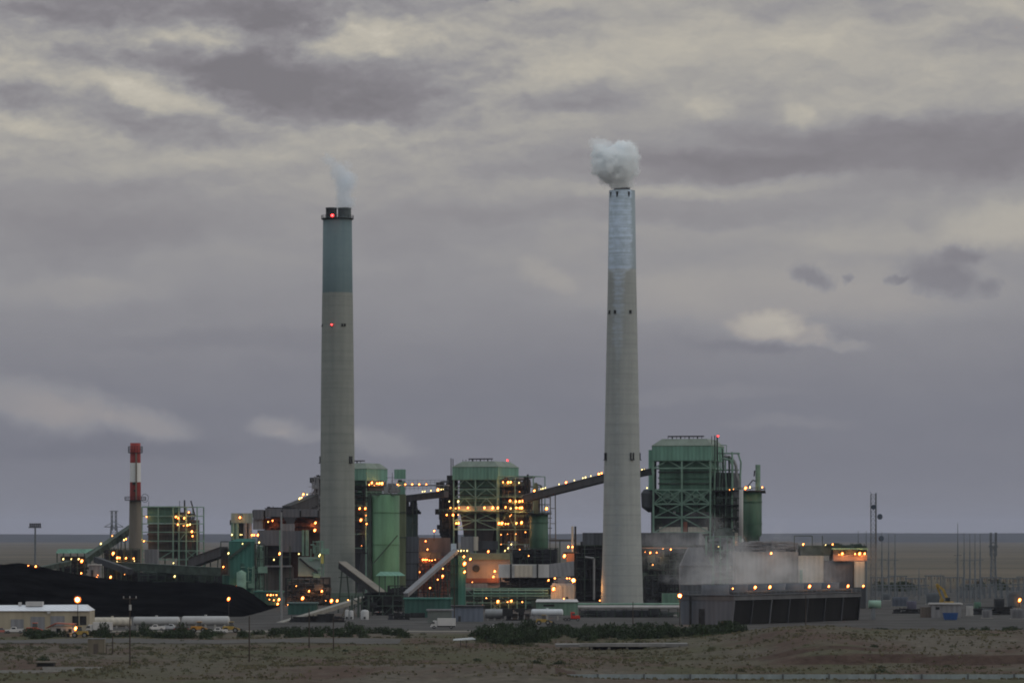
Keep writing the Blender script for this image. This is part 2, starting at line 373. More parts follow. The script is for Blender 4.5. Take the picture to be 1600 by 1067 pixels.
# ------------------------------------------------------------------ terrain
def sstep(a, b, x):
    t = max(0.0, min(1.0, (x-a)/(b-a))); return t*t*(3-2*t)
def gz(x, y):
    z = 0.0
    if y < 1120:
        k = 1-sstep(1060, 1120, y)
        z += k*.5*noise.noise((x*.03, y*.03, 0))+k*.22*noise.noise((x*.11, y*.11, 4))
        # the knoll on the right, with an eroded bank at its foot
        e = 848+5*noise.noise((x*.03, 9, 0))-(x-60)*.02
        m = sstep(22, 70, x)*(1-sstep(1000, 1085, y))
        z += m*(2.2*sstep(e, e+5.5, y)*sstep(52, 72, x)+1.0*sstep(e+14, e+18, y)*(1-sstep(75, 100, x))*sstep(34, 52, x)+1.7*sstep(e-4, e+95, y))
        z += m*.7*noise.noise((x*.05, y*.04, 2))*sstep(e, e+20, y)
        # small rise by the barrier, centre of the picture
        z += 2.6*math.exp(-((x-2)/13)**2-((y-768)/16)**2)
        z += 1.6*math.exp(-((x+20)/40)**2-((y-800)/30)**2)
        if x > 5: z *= 1-.95*(sstep(752, 760, y)-sstep(770, 782, y))*sstep(8, 14, x)
    if y < 740: z += .9*(740-y)/740*H*sstep(0, 700, 740-y)*.8
    if y > 9000: z += 0
    return z
def grid_mesh(name, xs, ys, f, m):
    vs = [(x, y, f(x, y)) for y in ys for x in xs]; nx = len(xs)
    fs = [(j*nx+i, j*nx+i+1, (j+1)*nx+i+1, (j+1)*nx+i) for j in range(len(ys)-1) for i in range(nx-1)]
    me = bpy.data.meshes.new(name); me.from_pydata(vs, [], fs); me.materials.append(m)
    for p in me.polygons: p.use_smooth = True
    o = bpy.data.objects.new(name, me); C.objects.link(o); return o

def ground_mat():
    m = bpy.data.materials.new('desert ground'); m.use_nodes = True; n = m.node_tree.nodes; l = m.node_tree.links
    b = n['Principled BSDF']; b.inputs['Roughness'].default_value = .95; b.inputs['Specular IOR Level'].default_value = .1
    g = n.new('ShaderNodeNewGeometry')
    def nz(scale, det, sc=(1,1,1), rough=.6):
        mp = n.new('ShaderNodeMapping'); l.new(g.outputs['Position'], mp.inputs[0]); mp.inputs['Scale'].default_value = sc
        t = n.new('ShaderNodeTexNoise'); l.new(mp.outputs[0], t.inputs[0]); t.inputs['Scale'].default_value = scale; t.inputs['Detail'].default_value = det; t.inputs['Roughness'].default_value = rough
        return t.outputs['Fac']
    def rmp(fac, stops):
        r = n.new('ShaderNodeValToRGB'); e = r.color_ramp.elements
        while len(e) < len(stops): e.new(.5)
        for i, (p, c) in enumerate(stops): e[i].position = p; e[i].color = (*c, 1)
        l.new(fac, r.inputs[0]); return r.outputs[0]
    def mix(f, a, b_):
        x = n.new('ShaderNodeMix'); x.data_type = 'RGBA'; l.new(f, x.inputs[0]); l.new(a, x.inputs[6]); l.new(b_, x.inputs[7]); return x.outputs[2]
    fine = nz(.35, 9, rough=.7)
    c_tan = rmp(fine, [(.3, (.048, .042, .034)), (.7, (.140, .124, .100))])
    c_red = rmp(fine, [(.3, (.052, .035, .028)), (.7, (.10, .07, .055))])
    c_olv = rmp(fine, [(.3, (.036, .038, .022)), (.7, (.098, .094, .056))])
    f1 = rmp(nz(.012, 6, (1, .6, 1)), [(.44, (0,0,0)), (.56, (1,1,1))])
    f2 = rmp(nz(.035, 8, (1, .45, 1), .7), [(.47, (0,0,0)), (.60, (1,1,1))])
    near = mix(f2, mix(f1, c_tan, c_olv), c_red)
    # the broad plain beyond the plant: dry grassland with long dark bands
    farf = nz(.0012, 6, (1, 2.2, 1)); farc = rmp(farf, [(.35, (.06, .058, .046)), (.5, (.10, .088, .066)), (.66, (.135, .112, .085))])
    sp = n.new('ShaderNodeSeparateXYZ'); l.new(g.outputs['Position'], sp.inputs[0])
    mr = n.new('ShaderNodeMapRange'); l.new(sp.outputs[1], mr.inputs[0]); mr.inputs[1].default_value = 1900; mr.inputs[2].default_value = 2600
    out = mix(mr.outputs[0], near, farc)
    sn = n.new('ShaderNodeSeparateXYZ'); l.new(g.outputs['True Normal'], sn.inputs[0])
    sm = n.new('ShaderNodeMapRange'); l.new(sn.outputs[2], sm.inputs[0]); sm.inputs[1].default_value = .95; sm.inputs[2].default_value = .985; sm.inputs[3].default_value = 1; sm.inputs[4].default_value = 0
    out = mix(sm.outputs[0], out, rmp(fine, [(.3, (.035, .022, .018)), (.7, (.085, .06, .048))]))     # bare red earth of the slipped bank, its undercut shade darkened into the colour
    l.new(out, b.inputs['Base Color'])
    bp = n.new('ShaderNodeBump'); bp.inputs['Strength'].default_value = .9; bp.inputs['Distance'].default_value = .6; l.new(fine, bp.inputs['Height']); l.new(bp.outputs[0], b.inputs['Normal'])
    return m
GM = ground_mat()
def axis(parts):
    out = []
    for a, b, n in parts: out += [a+(b-a)*i/n for i in range(n)]
    return out+[parts[-1][1]]
gx = axis([(-40000, -6000, 6), (-6000, -400, 8), (-400, -160, 12), (-160, 160, 150), (160, 400, 12), (400, 6000, 8), (6000, 40000, 6)])
gy = axis([(-3000, 0, 3), (0, 690, 12), (690, 1130, 230), (1130, 2600, 20), (2600, 9000, 8), (9000, 45000, 8)])
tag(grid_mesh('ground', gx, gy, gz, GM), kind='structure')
def yardmat():
    return mat('gravel yard', (.062, .061, .060), rough=.95, var=.3, scale=.05, spec=.1)
yard = grid_mesh('yard', axis([(-420, 420, 30)]), axis([(1125, 2050, 20)]), lambda x, y: .004+.02, yardmat()); tag(yard, kind='structure')
road = grid_mesh('road', axis([(-420, -30, 90)]), axis([(1012, 1046, 8)]), lambda x, y: gz(x, y)+.12, mat('worn asphalt', (.06, .058, .055), rough=.9, var=.2, scale=.1)); tag(road, kind='structure')
lane = grid_mesh('service_lane', axis([(-420, 420, 90)]), axis([(1134, 1148, 3)]), lambda x, y: .03, mat('pale dirt track', (.17, .155, .13), rough=.95, var=.15, scale=.1)); tag(lane, kind='structure')
# far tableland along the horizon
def hz(x, y):
    k = sstep(15000, 19000, y)
    return -1+k*(34+14*noise.noise((x*.00022, 1, 0))+5*noise.noise((x*.0011, 5, 0)))
hills = grid_mesh('hills', axis([(-16000, 16000, 220)]), axis([(14800, 21000, 10)]), hz, mat('hazy blue juniper tableland', (.018, .026, .036), rough=1, var=.3, scale=.002)); tag(hills, kind='structure')  # distance haze put into the colour as a blue cast

# ------------------------------------------------------------------ the two tall chimneys
def node_mat(name):
    m = bpy.data.materials.new(name); m.use_nodes = True
    return m, m.node_tree.nodes, m.node_tree.links, m.node_tree.nodes['Principled BSDF']
def chimney_mat(name, c0, c1, ring=.12, paint=None, ztop=170):
    m, n, l, b = node_mat(name); b.inputs['Roughness'].default_value = .75; b.inputs['Specular IOR Level'].default_value = .25
    def math_(op, a, c=None, d=None, clamp=False):
        x = n.new('ShaderNodeMath'); x.operation = op; x.use_clamp = clamp
        for i, v in enumerate((a, c, d)):
            if v is None: continue
            if isinstance(v, (int, float)): x.inputs[i].default_value = v
            else: l.new(v, x.inputs[i])
        return x.outputs[0]
    t = n.new('ShaderNodeTexCoord'); s = n.new('ShaderNodeSeparateXYZ'); l.new(t.outputs['Object'], s.inputs[0])
    def nz(sc, scale, det=8, rough=.6):
        mp = n.new('ShaderNodeMapping'); l.new(t.outputs['Object'], mp.inputs[0]); mp.inputs['Scale'].default_value = sc
        x = n.new('ShaderNodeTexNoise'); l.new(mp.outputs[0], x.inputs[0]); x.inputs['Scale'].default_value = scale; x.inputs['Detail'].default_value = det; x.inputs['Roughness'].default_value = rough
        return x.outputs['Fac']
    streak = nz((1, 1, .04), .5); bands = nz((.03, .03, 1), .35, 4); fine = nz((1, 1, 1), .25)
    zr = math_('FRACT', math_('DIVIDE', s.outputs[2], 4.1)); line = math_('GREATER_THAN', zr, .93)
    f = math_('ADD', math_('MULTIPLY', streak, .5), math_('ADD', math_('MULTIPLY', bands, .35), math_('MULTIPLY', fine, .25)))
    f = math_('SUBTRACT', f, math_('MULTIPLY', line, ring))
    r = n.new('ShaderNodeValToRGB'); l.new(f, r.inputs[0]); e = r.color_ramp.elements
    e[0].position = .36; e[0].color = (*c0, 1); e[1].position = .72; e[1].color = (*c1, 1)
    out = r.outputs[0]
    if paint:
        # silvery-blue tone: a wide patch high on the left side, shrinking to a strip below
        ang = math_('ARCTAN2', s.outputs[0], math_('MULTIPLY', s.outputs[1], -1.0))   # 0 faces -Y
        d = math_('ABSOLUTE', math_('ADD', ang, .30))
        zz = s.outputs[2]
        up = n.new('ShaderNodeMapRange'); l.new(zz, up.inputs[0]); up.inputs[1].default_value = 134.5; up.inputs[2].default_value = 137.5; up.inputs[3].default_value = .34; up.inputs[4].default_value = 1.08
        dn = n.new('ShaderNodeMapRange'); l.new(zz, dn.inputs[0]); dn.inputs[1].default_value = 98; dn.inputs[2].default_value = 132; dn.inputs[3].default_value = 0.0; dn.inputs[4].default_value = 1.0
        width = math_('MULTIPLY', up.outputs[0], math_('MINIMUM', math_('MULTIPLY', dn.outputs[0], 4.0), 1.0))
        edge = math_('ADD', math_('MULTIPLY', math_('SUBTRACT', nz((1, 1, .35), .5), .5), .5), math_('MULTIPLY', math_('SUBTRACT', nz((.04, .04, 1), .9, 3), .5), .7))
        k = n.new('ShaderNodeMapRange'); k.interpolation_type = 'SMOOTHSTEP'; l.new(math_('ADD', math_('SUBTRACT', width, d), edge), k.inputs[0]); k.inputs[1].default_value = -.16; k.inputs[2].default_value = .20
        worn = n.new('ShaderNodeMapRange'); l.new(math_('ADD', math_('MULTIPLY', nz((.04, .04, 1), .8, 5, .7), .65), math_('MULTIPLY', nz((1, 1, 1), .45), .35)), worn.inputs[0]); worn.inputs[1].default_value = .42; worn.inputs[2].default_value = .60; worn.inputs[3].default_value = .25; worn.inputs[4].default_value = 1  # banded noise breaking up the patch
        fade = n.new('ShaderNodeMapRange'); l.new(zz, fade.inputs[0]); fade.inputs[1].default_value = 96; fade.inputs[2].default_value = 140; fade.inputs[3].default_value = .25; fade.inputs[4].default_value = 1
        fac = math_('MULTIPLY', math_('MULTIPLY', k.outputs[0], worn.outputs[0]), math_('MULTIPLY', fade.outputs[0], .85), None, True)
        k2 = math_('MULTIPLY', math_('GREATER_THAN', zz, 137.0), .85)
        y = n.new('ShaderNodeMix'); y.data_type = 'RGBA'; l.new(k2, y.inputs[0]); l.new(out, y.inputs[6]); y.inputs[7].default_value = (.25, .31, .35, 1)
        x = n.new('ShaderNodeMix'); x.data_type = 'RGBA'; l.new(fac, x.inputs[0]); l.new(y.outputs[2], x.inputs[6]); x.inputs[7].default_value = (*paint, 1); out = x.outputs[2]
    l.new(out, b.inputs['Base Color']); return m
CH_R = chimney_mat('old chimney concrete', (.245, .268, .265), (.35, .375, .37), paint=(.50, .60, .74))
CH_L = chimney_mat('grey green chimney concrete', (.175, .195, .185), (.265, .285, .265))
CH_LP = chimney_mat('blue green chimney paint', (.095, .145, .165), (.135, .19, .20), ring=.03)

def prof(th, pts):      # (py, left px, right px) -> lathe profile
    return [((b-a)/2*th.s, th.Z(y)) for (y, a, b) in pts]
t = Th('chimney', 'tapering concrete chimney with a silvery blue upper half, a dense white puff above it', 'chimney', 972, 1569)
pr = prof(t, [(945, 941, 1007), (900, 942, 1006), (850, 943, 1003.5), (700, 944.5, 999.5), (560, 946.5, 996), (450, 948, 993), (298, 950, 990.5)])
pr[0] = (pr[0][0], 0)
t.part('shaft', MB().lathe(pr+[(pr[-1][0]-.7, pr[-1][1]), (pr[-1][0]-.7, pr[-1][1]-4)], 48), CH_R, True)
t.part('flue', MB().lathe([(2.4, t.Z(300)), (3.3, t.Z(299.5)), (3.3, t.Z(294)), (2.9, t.Z(294)), (2.9, t.Z(300))], 24), DARK2, True)
t.part('crown_slab', MB().lathe([(0, t.Z(299)), (5.0, t.Z(299))], 32), DARK)
for a in (-62, -24, 30, 118, 205):      # dark slots below the rim
    r0 = 5.27; ca, sa = math.sin(R(a)), -math.cos(R(a)); mb = MB(); zt = t.Z(301)
    c = Vector((ca*r0, sa*r0, 0)); tn = Vector((-sa, ca, 0))*.55; o = Vector((ca, sa, 0))*.06
    mb.hull([c-tn*.5+Vector((0,0,zt-2.4))+o, c+tn*.5+Vector((0,0,zt-2.4))+o, c+tn*.5+Vector((0,0,zt-2.4))-o*4, c-tn*.5+Vector((0,0,zt-2.4))-o*4],
            [c-tn+Vector((0,0,zt))+o, c+tn+Vector((0,0,zt))+o, c+tn+Vector((0,0,zt))-o*4, c-tn+Vector((0,0,zt))-o*4])
    t.part('opening', mb, DARK)
def chim_box(t, a, z, r, w=1.2, h=2.2, name='light_bracket', k=None, m=None):
    ca, sa = math.sin(R(a)), -math.cos(R(a)); c = Vector((ca*r, sa*r, z)); n_ = Vector((ca, sa, 0)); tn = Vector((-sa, ca, 0))
    mb = MB()
    for q in (-1, 1):
        b0 = [c+tn*w*.5*q-tn*.22+n_*u for u in (-.5, .35)]; 
        mb.hull([b0[0], b0[1], b0[1]+tn*.45, b0[0]+tn*.45], [p+Vector((0,0,h)) for p in (b0[0], b0[1], b0[1]+tn*.45, b0[0]+tn*.45)])
    mb.hull([c-tn*w*.7-n_*.5, c-tn*w*.7+n_*.7, c+tn*w*.7+n_*.7, c+tn*w*.7-n_*.5], [p+Vector((0,0,.3)) for p in (c-tn*w*.7-n_*.5, c-tn*w*.7+n_*.7, c+tn*w*.7+n_*.7, c+tn*w*.7-n_*.5)])
    t.part(name, mb, m or DARK)
    if k: lamp_at(t, c+n_*.9+Vector((0, 0, 1.2)), k)
for a in (-58, -30, 32, 150, 210): chim_box(t, a, t.Z(491), 5.95, .5, 1.4)
for a in (-68, 32, 88, 160, 220): chim_box(t, a, t.Z(719), 7.25, 1.3, 3.0)
lamp_at(t, (-9.2, -5.5, 2), 'd')

t = Th('chimney', 'tall concrete chimney with two flues, a blue green top section and red lights', 'chimney', 527.3, 1720)
pr = prof(t, [(945, 499.5, 555), (900, 500, 554.8), (720, 501, 554.3), (600, 502, 553.5), (458, 504, 552)]); pr[0] = (pr[0][0], 0)
t.part('shaft', MB().lathe(pr, 48), CH_L, True)
pr2 = prof(t, [(458, 504.3, 551.7), (341, 505.8, 551)]); 
t.part('painted_top', MB().lathe(pr2+[(0, pr2[-1][1])], 48), CH_LP, True)
for x, r, y in ((517.8, 2.45, -.5), (538.3, 2.95, 0)):
    t.part('flue', MB().lathe([(r, t.Z(341)), (r, t.Z(327)), (r*1.06, t.Z(326.5)), (r*1.06, t.Z(325)), (r*.85, t.Z(325)), (r*.85, t.Z(334))], 24, t.X(x), y), DARK2 if x < 530 else mat('weathered flue', (.10, .13, .14), kind='streak'), True)
rr = pr2[-1][0]
mb = MB(); mb.lathe([(rr, t.Z(344)), (rr+.75, t.Z(343)), (rr+.75, t.Z(341.6)), (rr, t.Z(341.6))], 32); t.part('walkway', mb, DARK)
ring = [(math.cos(2*math.pi*i/24)*(rr+.7), math.sin(2*math.pi*i/24)*(rr+.7), t.Z(341.6)) for i in range(25)]
t.part('railing', MB().rail(ring, 1.3, .12, 3), DARK)
lamp_at(t, (t.X(520.5), -rr-.9, t.Z(339)), 'r')
zb = t.Z(508.5); lamp_at(t, (t.X(519.5), -6.95, zb), 'r')
for a in (-70, -18, 20, 30, 130, 200): chim_box(t, a, t.Z(511), 6.9, .35, 1.2)
for a in (-88, 52, 140, 220): chim_box(t, a, t.Z(724), 7.75, 1.3, 3.2)
t.part('breeching_duct', MB().box(-7, 7, 6, 14, 6, 18), DARK2)

# small red and white stack of the oldest unit
t = Th('smokestack', 'short slim smokestack banded red and white with ring platforms', 'smokestack', 211.5, 1890)
pr = prof(t, [(930, 199.5, 222), (782, 201.8, 220.4)]); pr[0] = (pr[0][0], 0)
t.part('shaft', MB().lathe(pr, 24), STACKC, True)
for nm, m, a, b in (('red_band', REDP, 782, 753), ('white_band', WHP, 753, 723), ('red_band', REDP, 723, 692)):
    t.part(nm, MB().lathe(prof(t, [(a, 202.6+(782-a)*.01, 220.2-(782-a)*.008), (b, 202.6+(782-b)*.01, 220.2-(782-b)*.008)])+([(2.3, t.Z(692)), (2.3, t.Z(697))] if b == 692 else []), 24), m, True)
for y, r in ((707, 3.5), (781, 5.2)):
    t.part('platform', MB().lathe([(2.7, t.Z(y)-.25), (r, t.Z(y)-.25), (r, t.Z(y)), (2.7, t.Z(y))], 20), DARK)
    t.part('railing', MB().rail([(math.cos(i*math.pi/8)*r, math.sin(i*math.pi/8)*r, t.Z(y)) for i in range(17)], 3.0 if y < 750 else 1.6, .16, 3), DARK)
t.part('ladder', MB().box(.35, 1.1, -3.3, -2.85, 4, t.Z(708)), STACKC)
t.part('hoist_ring', MB().pipe([(t.X(227+5.5*math.cos(i*math.pi/8)), -2, t.Z(778+6.5*math.sin(i*math.pi/8))) for i in range(17)], .12), DARK)
t.part('junction_box', MB().box(-1.2, 1.0, -3.2, -2.4, t.Z(757), t.Z(753)).box(-.5, .4, -3.2, -2.5, t.Z(768), t.Z(765)), DARK)

# ------------------------------------------------------------------ boiler houses
def boiler_house(label, px, D, rot, xl, xr, y_roof, y_eave, y_pb, y_low, levels, seed, ncol=2, casing=GREEND, rf=(12, 8)):
    """origin = the front right corner; front face to -x, right face to +y"""
    t = Th('boiler_house', label, 'boiler house', px, D, -rot)
    W = -(t.hit(xl, y_eave, 1, 0).x); dep = t.hit(xr, y_eave, 0, 0).y
    Z = t.Z; ze, zp, zr_, zl = Z(y_eave), Z(y_pb), Z(y_roof), Z(y_low)
    t.part('penthouse', MB().box(-W-.6, .6, -.6, dep+.6, zp, ze), GREEN)
    i1, i2 = rf
    t.part('roof', MB().hull([(-W-.9, -.9, ze), (.9, -.9, ze), (.9, dep+.9, ze), (-W-.9, dep+.9, ze)],
        [(-W+i1*t.s, 2.6, zr_), (-i2*t.s, 2.6, zr_), (-i2*t.s, dep-3, zr_), (-W+i1*t.s, dep-3, zr_)]), mat('grey green roofing', (.17, .21, .18), var=.15))
    mb = MB(); a, b = -W+(i1+8)*t.s, -(i2+6)*t.s
    mb.box(a, b, 4, 6.5, zr_+.9, zr_+1.4)
    k = 0
    while a+k*1.9 < b: mb.bar((a+k*1.9, 5, zr_-.1), (a+k*1.9, 5, zr_+1), .45 if k % 2 else .2); k += 1
    t.part('roof_vent', mb, DARK)
    # casing: a tall corrugated box set back behind the frame, with stiffener ledges
    t.part('casing', MB().box(-W+2.2, -1.2, 2.4, dep-2, zl, zp), casing)
    n = 9
    for i in range(1, n):
        z = zp+(zl-zp)*i/n
        t.part('stiffener', MB().box(-W+1.7, -.8, 1.9, dep-1.6, z-.28, z+.28), casing if i % 2 else GSTEELD)
    t.part('furnace_hopper', MB().hull([(-W*.62, 6, Z(925)), (-W*.38, 6, Z(925)), (-W*.38, dep-6, Z(925)), (-W*.62, dep-6, Z(925))],
        [(-W+2.4, 2.7, zl-.01), (-1.4, 2.7, zl-.01), (-1.4, dep-2.4, zl-.01), (-W+2.4, dep-2.4, zl-.01)]), DARK2)
    xs = [-W+W*i/ncol for i in range(ncol+1)]; ys = [0, dep*.5, dep]
    zs = [0]+sorted(Z(y) for y in levels)+[zp]
    return t, W, dep, xs, ys, zs, zl, zp

# unit 4 (right)
t, W, dep, xs, ys, zs, zl, zp = boiler_house('green boiler house tall and unlit with open X-braced steel, right of the silvery chimney', 1110, 1700, 13, 1021, 1129, 685, 696, 719, 800, [731, 765, 787, 808, 832], 4)
lv = len(zs)
k765 = 4   # zs: 0, 832, 808, 787, 765, 731, 719
fb = [('f', i, k, 'x') for i in (0, 1) for k in (3,)]+[('f', 0, 2, 'x'), ('f', 1, 2, '/'), ('f', 1, 1, '\\'), ('f', 0, 1, '/'), ('f', 0, 5, 'v'), ('f', 1, 5, 'v'), ('f', 1, 2, '\\')]
frame_grid(t, xs, ys, zs, .75, GSTEEL, fb+[('s', 0, 3, 'x'), ('s', 0, 2, '/'), ('s', 1, 2, 'x')])
for i in range(4):      # diamond lattice on the lower bays
    x0 = -W+W*i/4
    t.part('brace', MB().bar((x0, -.3, zs[3]), (x0+W/4, -.3, zs[4]), .35).bar((x0, -.2, zs[4]), (x0+W/4, -.2, zs[3]), .35), GSTEEL)
t.part('side_annex', MB().box(-W-2.6, -W-.7, 2, 11, t.Z(765), t.Z(702)), GREEN)
t.part('side_annex', MB().box(-W-3.4, -W+2, 12, 15, 10, t.Z(765)), GSTEELD)
t.part('coal_bin', MB().lathe([(1, t.Z(800)), (4, t.Z(792)), (4.3, t.Z(770)), (3, t.Z(764))], 14, -W-2.5, 6), DARK2)
t.part('lower_ledge', MB().box(-W+4, -W*.55, 1.2, 2.2, t.Z(780), t.Z(770)).box(-W*.45, -3, 1.2, 2.2, t.Z(782), t.Z(771)), GSTEEL)
t.part('ash_silo', MB().box(-W+2.5, -W+13, .6, 1.9, t.Z(834), t.Z(823)), CREAM)
t.part('ash_silo', MB().box(-W+15.5, -1.5, .6, 1.9, t.Z(834), t.Z(823)), CREAM)
t.part('red_duct', MB().box(-W+13.4, -W+15.1, .4, 1.9, t.Z(834), t.Z(815)), RUST)
t.part('panel', MB().box(-W+8.4, -W+9.6, 2.0, 2.3, t.Z(803), t.Z(798.5)), WHITE)
t.part('pipework', clutter(-W+2, -2, .9, 1.8, t.Z(820), t.Z(765), 34, (.08, .3), 11, .35), GSTEELD)
# the pipe bundle and open stair tower on the right side
g = random.Random(3)
for i, (x0, top) in enumerate(((1.5, 688), (2.6, 682), (3.6, 705), (4.8, 700), (6.2, 716), (7.8, 712), (9.2, 706))):
    t.part('downcomer', MB().pipe([(x0, 3+i % 3, t.Z(850)), (x0+g.uniform(-.4, .4), 3+i % 3, t.Z(760)), (x0+g.uniform(-.6, .6), 3, t.Z(730)), (x0, 3, t.Z(top))], g.uniform(.25, .5)), GSTEELD if i % 2 else GSTEEL)
t.part('steam_pipe', MB().pipe([(5.5, 4, t.Z(712)), (8, 4, t.Z(714)), (9.8, 4, t.Z(719)), (10.8, 4, t.Z(728)), (11, 4, t.Z(740)), (12.2, 4, t.Z(752)), (12.2, 4, t.Z(772))], .65, 8), STEEL)
t.part('steam_pipe', MB().pipe([(4.5, 3, t.Z(716)), (8.4, 3, t.Z(718)), (9.3, 3, t.Z(726)), (9.3, 3, t.Z(770))], .5, 8), GSTEEL)
t.part('pipe_rack', MB().pipe([(2, 4, t.Z(708)), (12.5, 4, t.Z(708))], .35).pipe([(6.5, 4, t.Z(708)), (6.5, 4, t.Z(695)), (3.5, 4, t.Z(695))], .18).pipe([(11.8, 4, t.Z(709)), (13, 4, t.Z(722)), (12.5, 4, t.Z(765))], .4).pipe([(2, 4, t.Z(734)), (12, 4, t.Z(734))], .35), GSTEEL)
frame_grid(t, [.8, 7, 13.2], [1, dep*.5], [0, t.Z(850), t.Z(831), t.Z(808), t.Z(789), t.Z(778), t.Z(766)], .4, GSTEELD, [('f', 0, 2, 'x'), ('f', 0, 3, '\\'), ('f', 1, 3, '/')], ('stair_column', 'stair_beam', 'stair_brace'))
t.part('platform', MB().box(.8, 14.5, .6, 9, t.Z(768), t.Z(766)), DARK); t.part('platform', MB().box(.8, 14, .8, 9, t.Z(790), t.Z(788.5)), DARK); t.part('platform', MB().box(.8, 14, .8, 9, t.Z(810), t.Z(808.5)), DARK)
t.part('railing', MB().rail([(.8, .6, t.Z(766)), (14.5, .6, t.Z(766))], 1.2, .12), GSTEEL)
t.part('equipment', clutter(1, 13, 3, 9, t.Z(850), t.Z(772), 70, (.15, .5), 21, .5), GSTEELD)
t.part('dark_casing', MB().box(.8, 9, 6, dep-3, t.Z(860), t.Z(738)), DARK2)
t.part('cyclone', MB().lathe([(3, t.Z(860)), (5, t.Z(845)), (5, t.Z(832)), (3.5, t.Z(826)), (0, t.Z(824))], 16, 7, -1), GSTEELD, True)
t.part('vent_stack', MB().tube((10.2, -2.4, t.Z(858)), (10.2, -2.4, t.Z(828)), .9, n=10).tube((12, -2.4, t.Z(858)), (12, -2.4, t.Z(832)), .8, n=10), CREAM)
for q_ in (MB().tube((.2, 2, zs[-1]), (.2, 2, t.Z(681)), .14), MB().tube((1.6, 2, zs[-1]), (1.6, 2, t.Z(680)), .22), MB().tube((2.6, 2, zs[-1]), (2.6, 2, t.Z(680)), .22)): t.part('mast', q_, DARK)
lamps(t, [(1122, 681, 'r')], 1, 2); lamps(t, [(1146, 764, 'd'), (1140, 765, 'd')], 1, .4)
lamps(t, [(1135, 853), (1147, 853), (1123, 853, 'w'), (1126, 853, 'w')], 1, -3.6); lamps(t, [(1011, 762, 'w'), (1003, 734, 'w'), (1007, 734, 'w')], 1, -.5)

# unit 3 (centre)
t, W, dep, xs, ys, zs, zl, zp = boiler_house('green boiler house in the centre ringed by glowing orange walkway lamps', 777, 1850, 18, 709, 808, 720, 729, 749, 803, [764, 778, 798, 813, 827], 3)
frame_grid(t, xs, ys, zs, .6, GSTEEL, [('f', 0, 2, 'x'), ('f', 1, 2, 'x'), ('f', 0, 1, '/'), ('f', 1, 1, '\\'), ('f', 0, 5, 'v'), ('f', 1, 5, 'v'), ('f', 1, 4, 'v'), ('f', 0, 4, 'v'), ('f', 0, 3, 'v'), ('f', 1, 3, 'v'), ('s', 0, 1, 'x')])
t.part('platform', MB().box(-W-7, 6, -1.6, 2.0, t.Z(800.5), t.Z(799.3)), DARK)
t.part('lit_gallery', MB().box(-W+2, -1, .6, 2.3, t.Z(801), t.Z(790)), mat('pale gallery cladding', (.36, .33, .27), kind='streak', var=.2))
t.part('railing', MB().rail([(-W-7, -1.6, t.Z(799.3)), (6, -1.6, t.Z(799.3))], 1.2, .1), GSTEEL)
for i, (y, a, b) in enumerate(((759, -1, 13), (776, 0, 17), (787, -3, 17), (800, 0, 17.5), (808, 0, 18), (824, -1, 18))):
    t.part('platform', MB().box(max(a, .75), b, .6, dep-.5, t.Z(y+1.2), t.Z(y)), DARK); t.part('railing', MB().rail([(max(a, .75), .6, t.Z(y)), (b, .6, t.Z(y))], 1.1, .1), GSTEEL)
frame_grid(t, [.7, 9, 18.2], [.3, dep*.6], [0, t.Z(850), t.Z(827), t.Z(800), t.Z(776), t.Z(744)], .4, GSTEEL, [('f', 0, 2, 'v')], ('stair_column', 'stair_beam', 'stair_brace'))
t.part('duct', MB().box(2, 7, 5, dep-1, t.Z(845), t.Z(752)).box(9.5, 12.5, 4, dep-2, t.Z(850), t.Z(770)), mat('rust tinged duct', (.11, .085, .065), kind='streak', var=.35))
t.part('equipment', clutter(1, 17, 2, 5, t.Z(865), t.Z(746), 110, (.12, .45), 31, .5), BROWN)
t.part('downcomer', MB().pipe([(13.5, 2, t.Z(840)), (13.5, 2, t.Z(745))], .5).pipe([(14.8, 2, t.Z(840)), (14.8, 2, t.Z(741))], .5).pipe([(11, 2, t.Z(760)), (13.5, 2, t.Z(748)), (17, 2, t.Z(746)), (18.4, 2, t.Z(746))], .3), DARK)
# left side: dark coal chute tower
t.part('coal_chute', MB().box(-W-4.6, -W-.9, 3, 9, 12, t.Z(742)), DARK); t.part('coal_chute', MB().box(-W-7.4, -W-4.7, 3, 8, 16, t.Z(765)), BROWN)
t.part('pipework', clutter(-W-8, -W-.5, .2, 3, t.Z(840), t.Z(745), 75, (.12, .5), 32, .55), DARK)
for q_ in (MB().tube((-W-2.4, 3, t.Z(742)), (-W-2.4, 3, t.Z(715)), .22), MB().tube((-W-1.4, 3, t.Z(742)), (-W-1.4, 3, t.Z(716)), .22), MB().tube((-W+3.6, 3, t.Z(729)), (-W+3.6, 3, t.Z(717)), .13), MB().tube((-W+5.2, 3, t.Z(729)), (-W+5.2, 3, t.Z(717)), .13), MB().tube((-W+8.2, 3, t.Z(729)), (-W+8.2, 3, t.Z(717)), .13)): t.part('mast', q_, DARK)
lamps(t, [(793, 719, 'r')], 1, 3)
lamps(t, [(704, 793), (717, 793), (731, 793), (757, 793), (770, 793), (778, 793), (790, 792), (712, 794, 'd'), (716, 804, 'd')], 1, -1.3)
lamps(t, [(698, 804), (708, 804), (713, 817), (716.5, 817), (702, 783, 'w'), (716, 783, 'w')], 1, -.3)
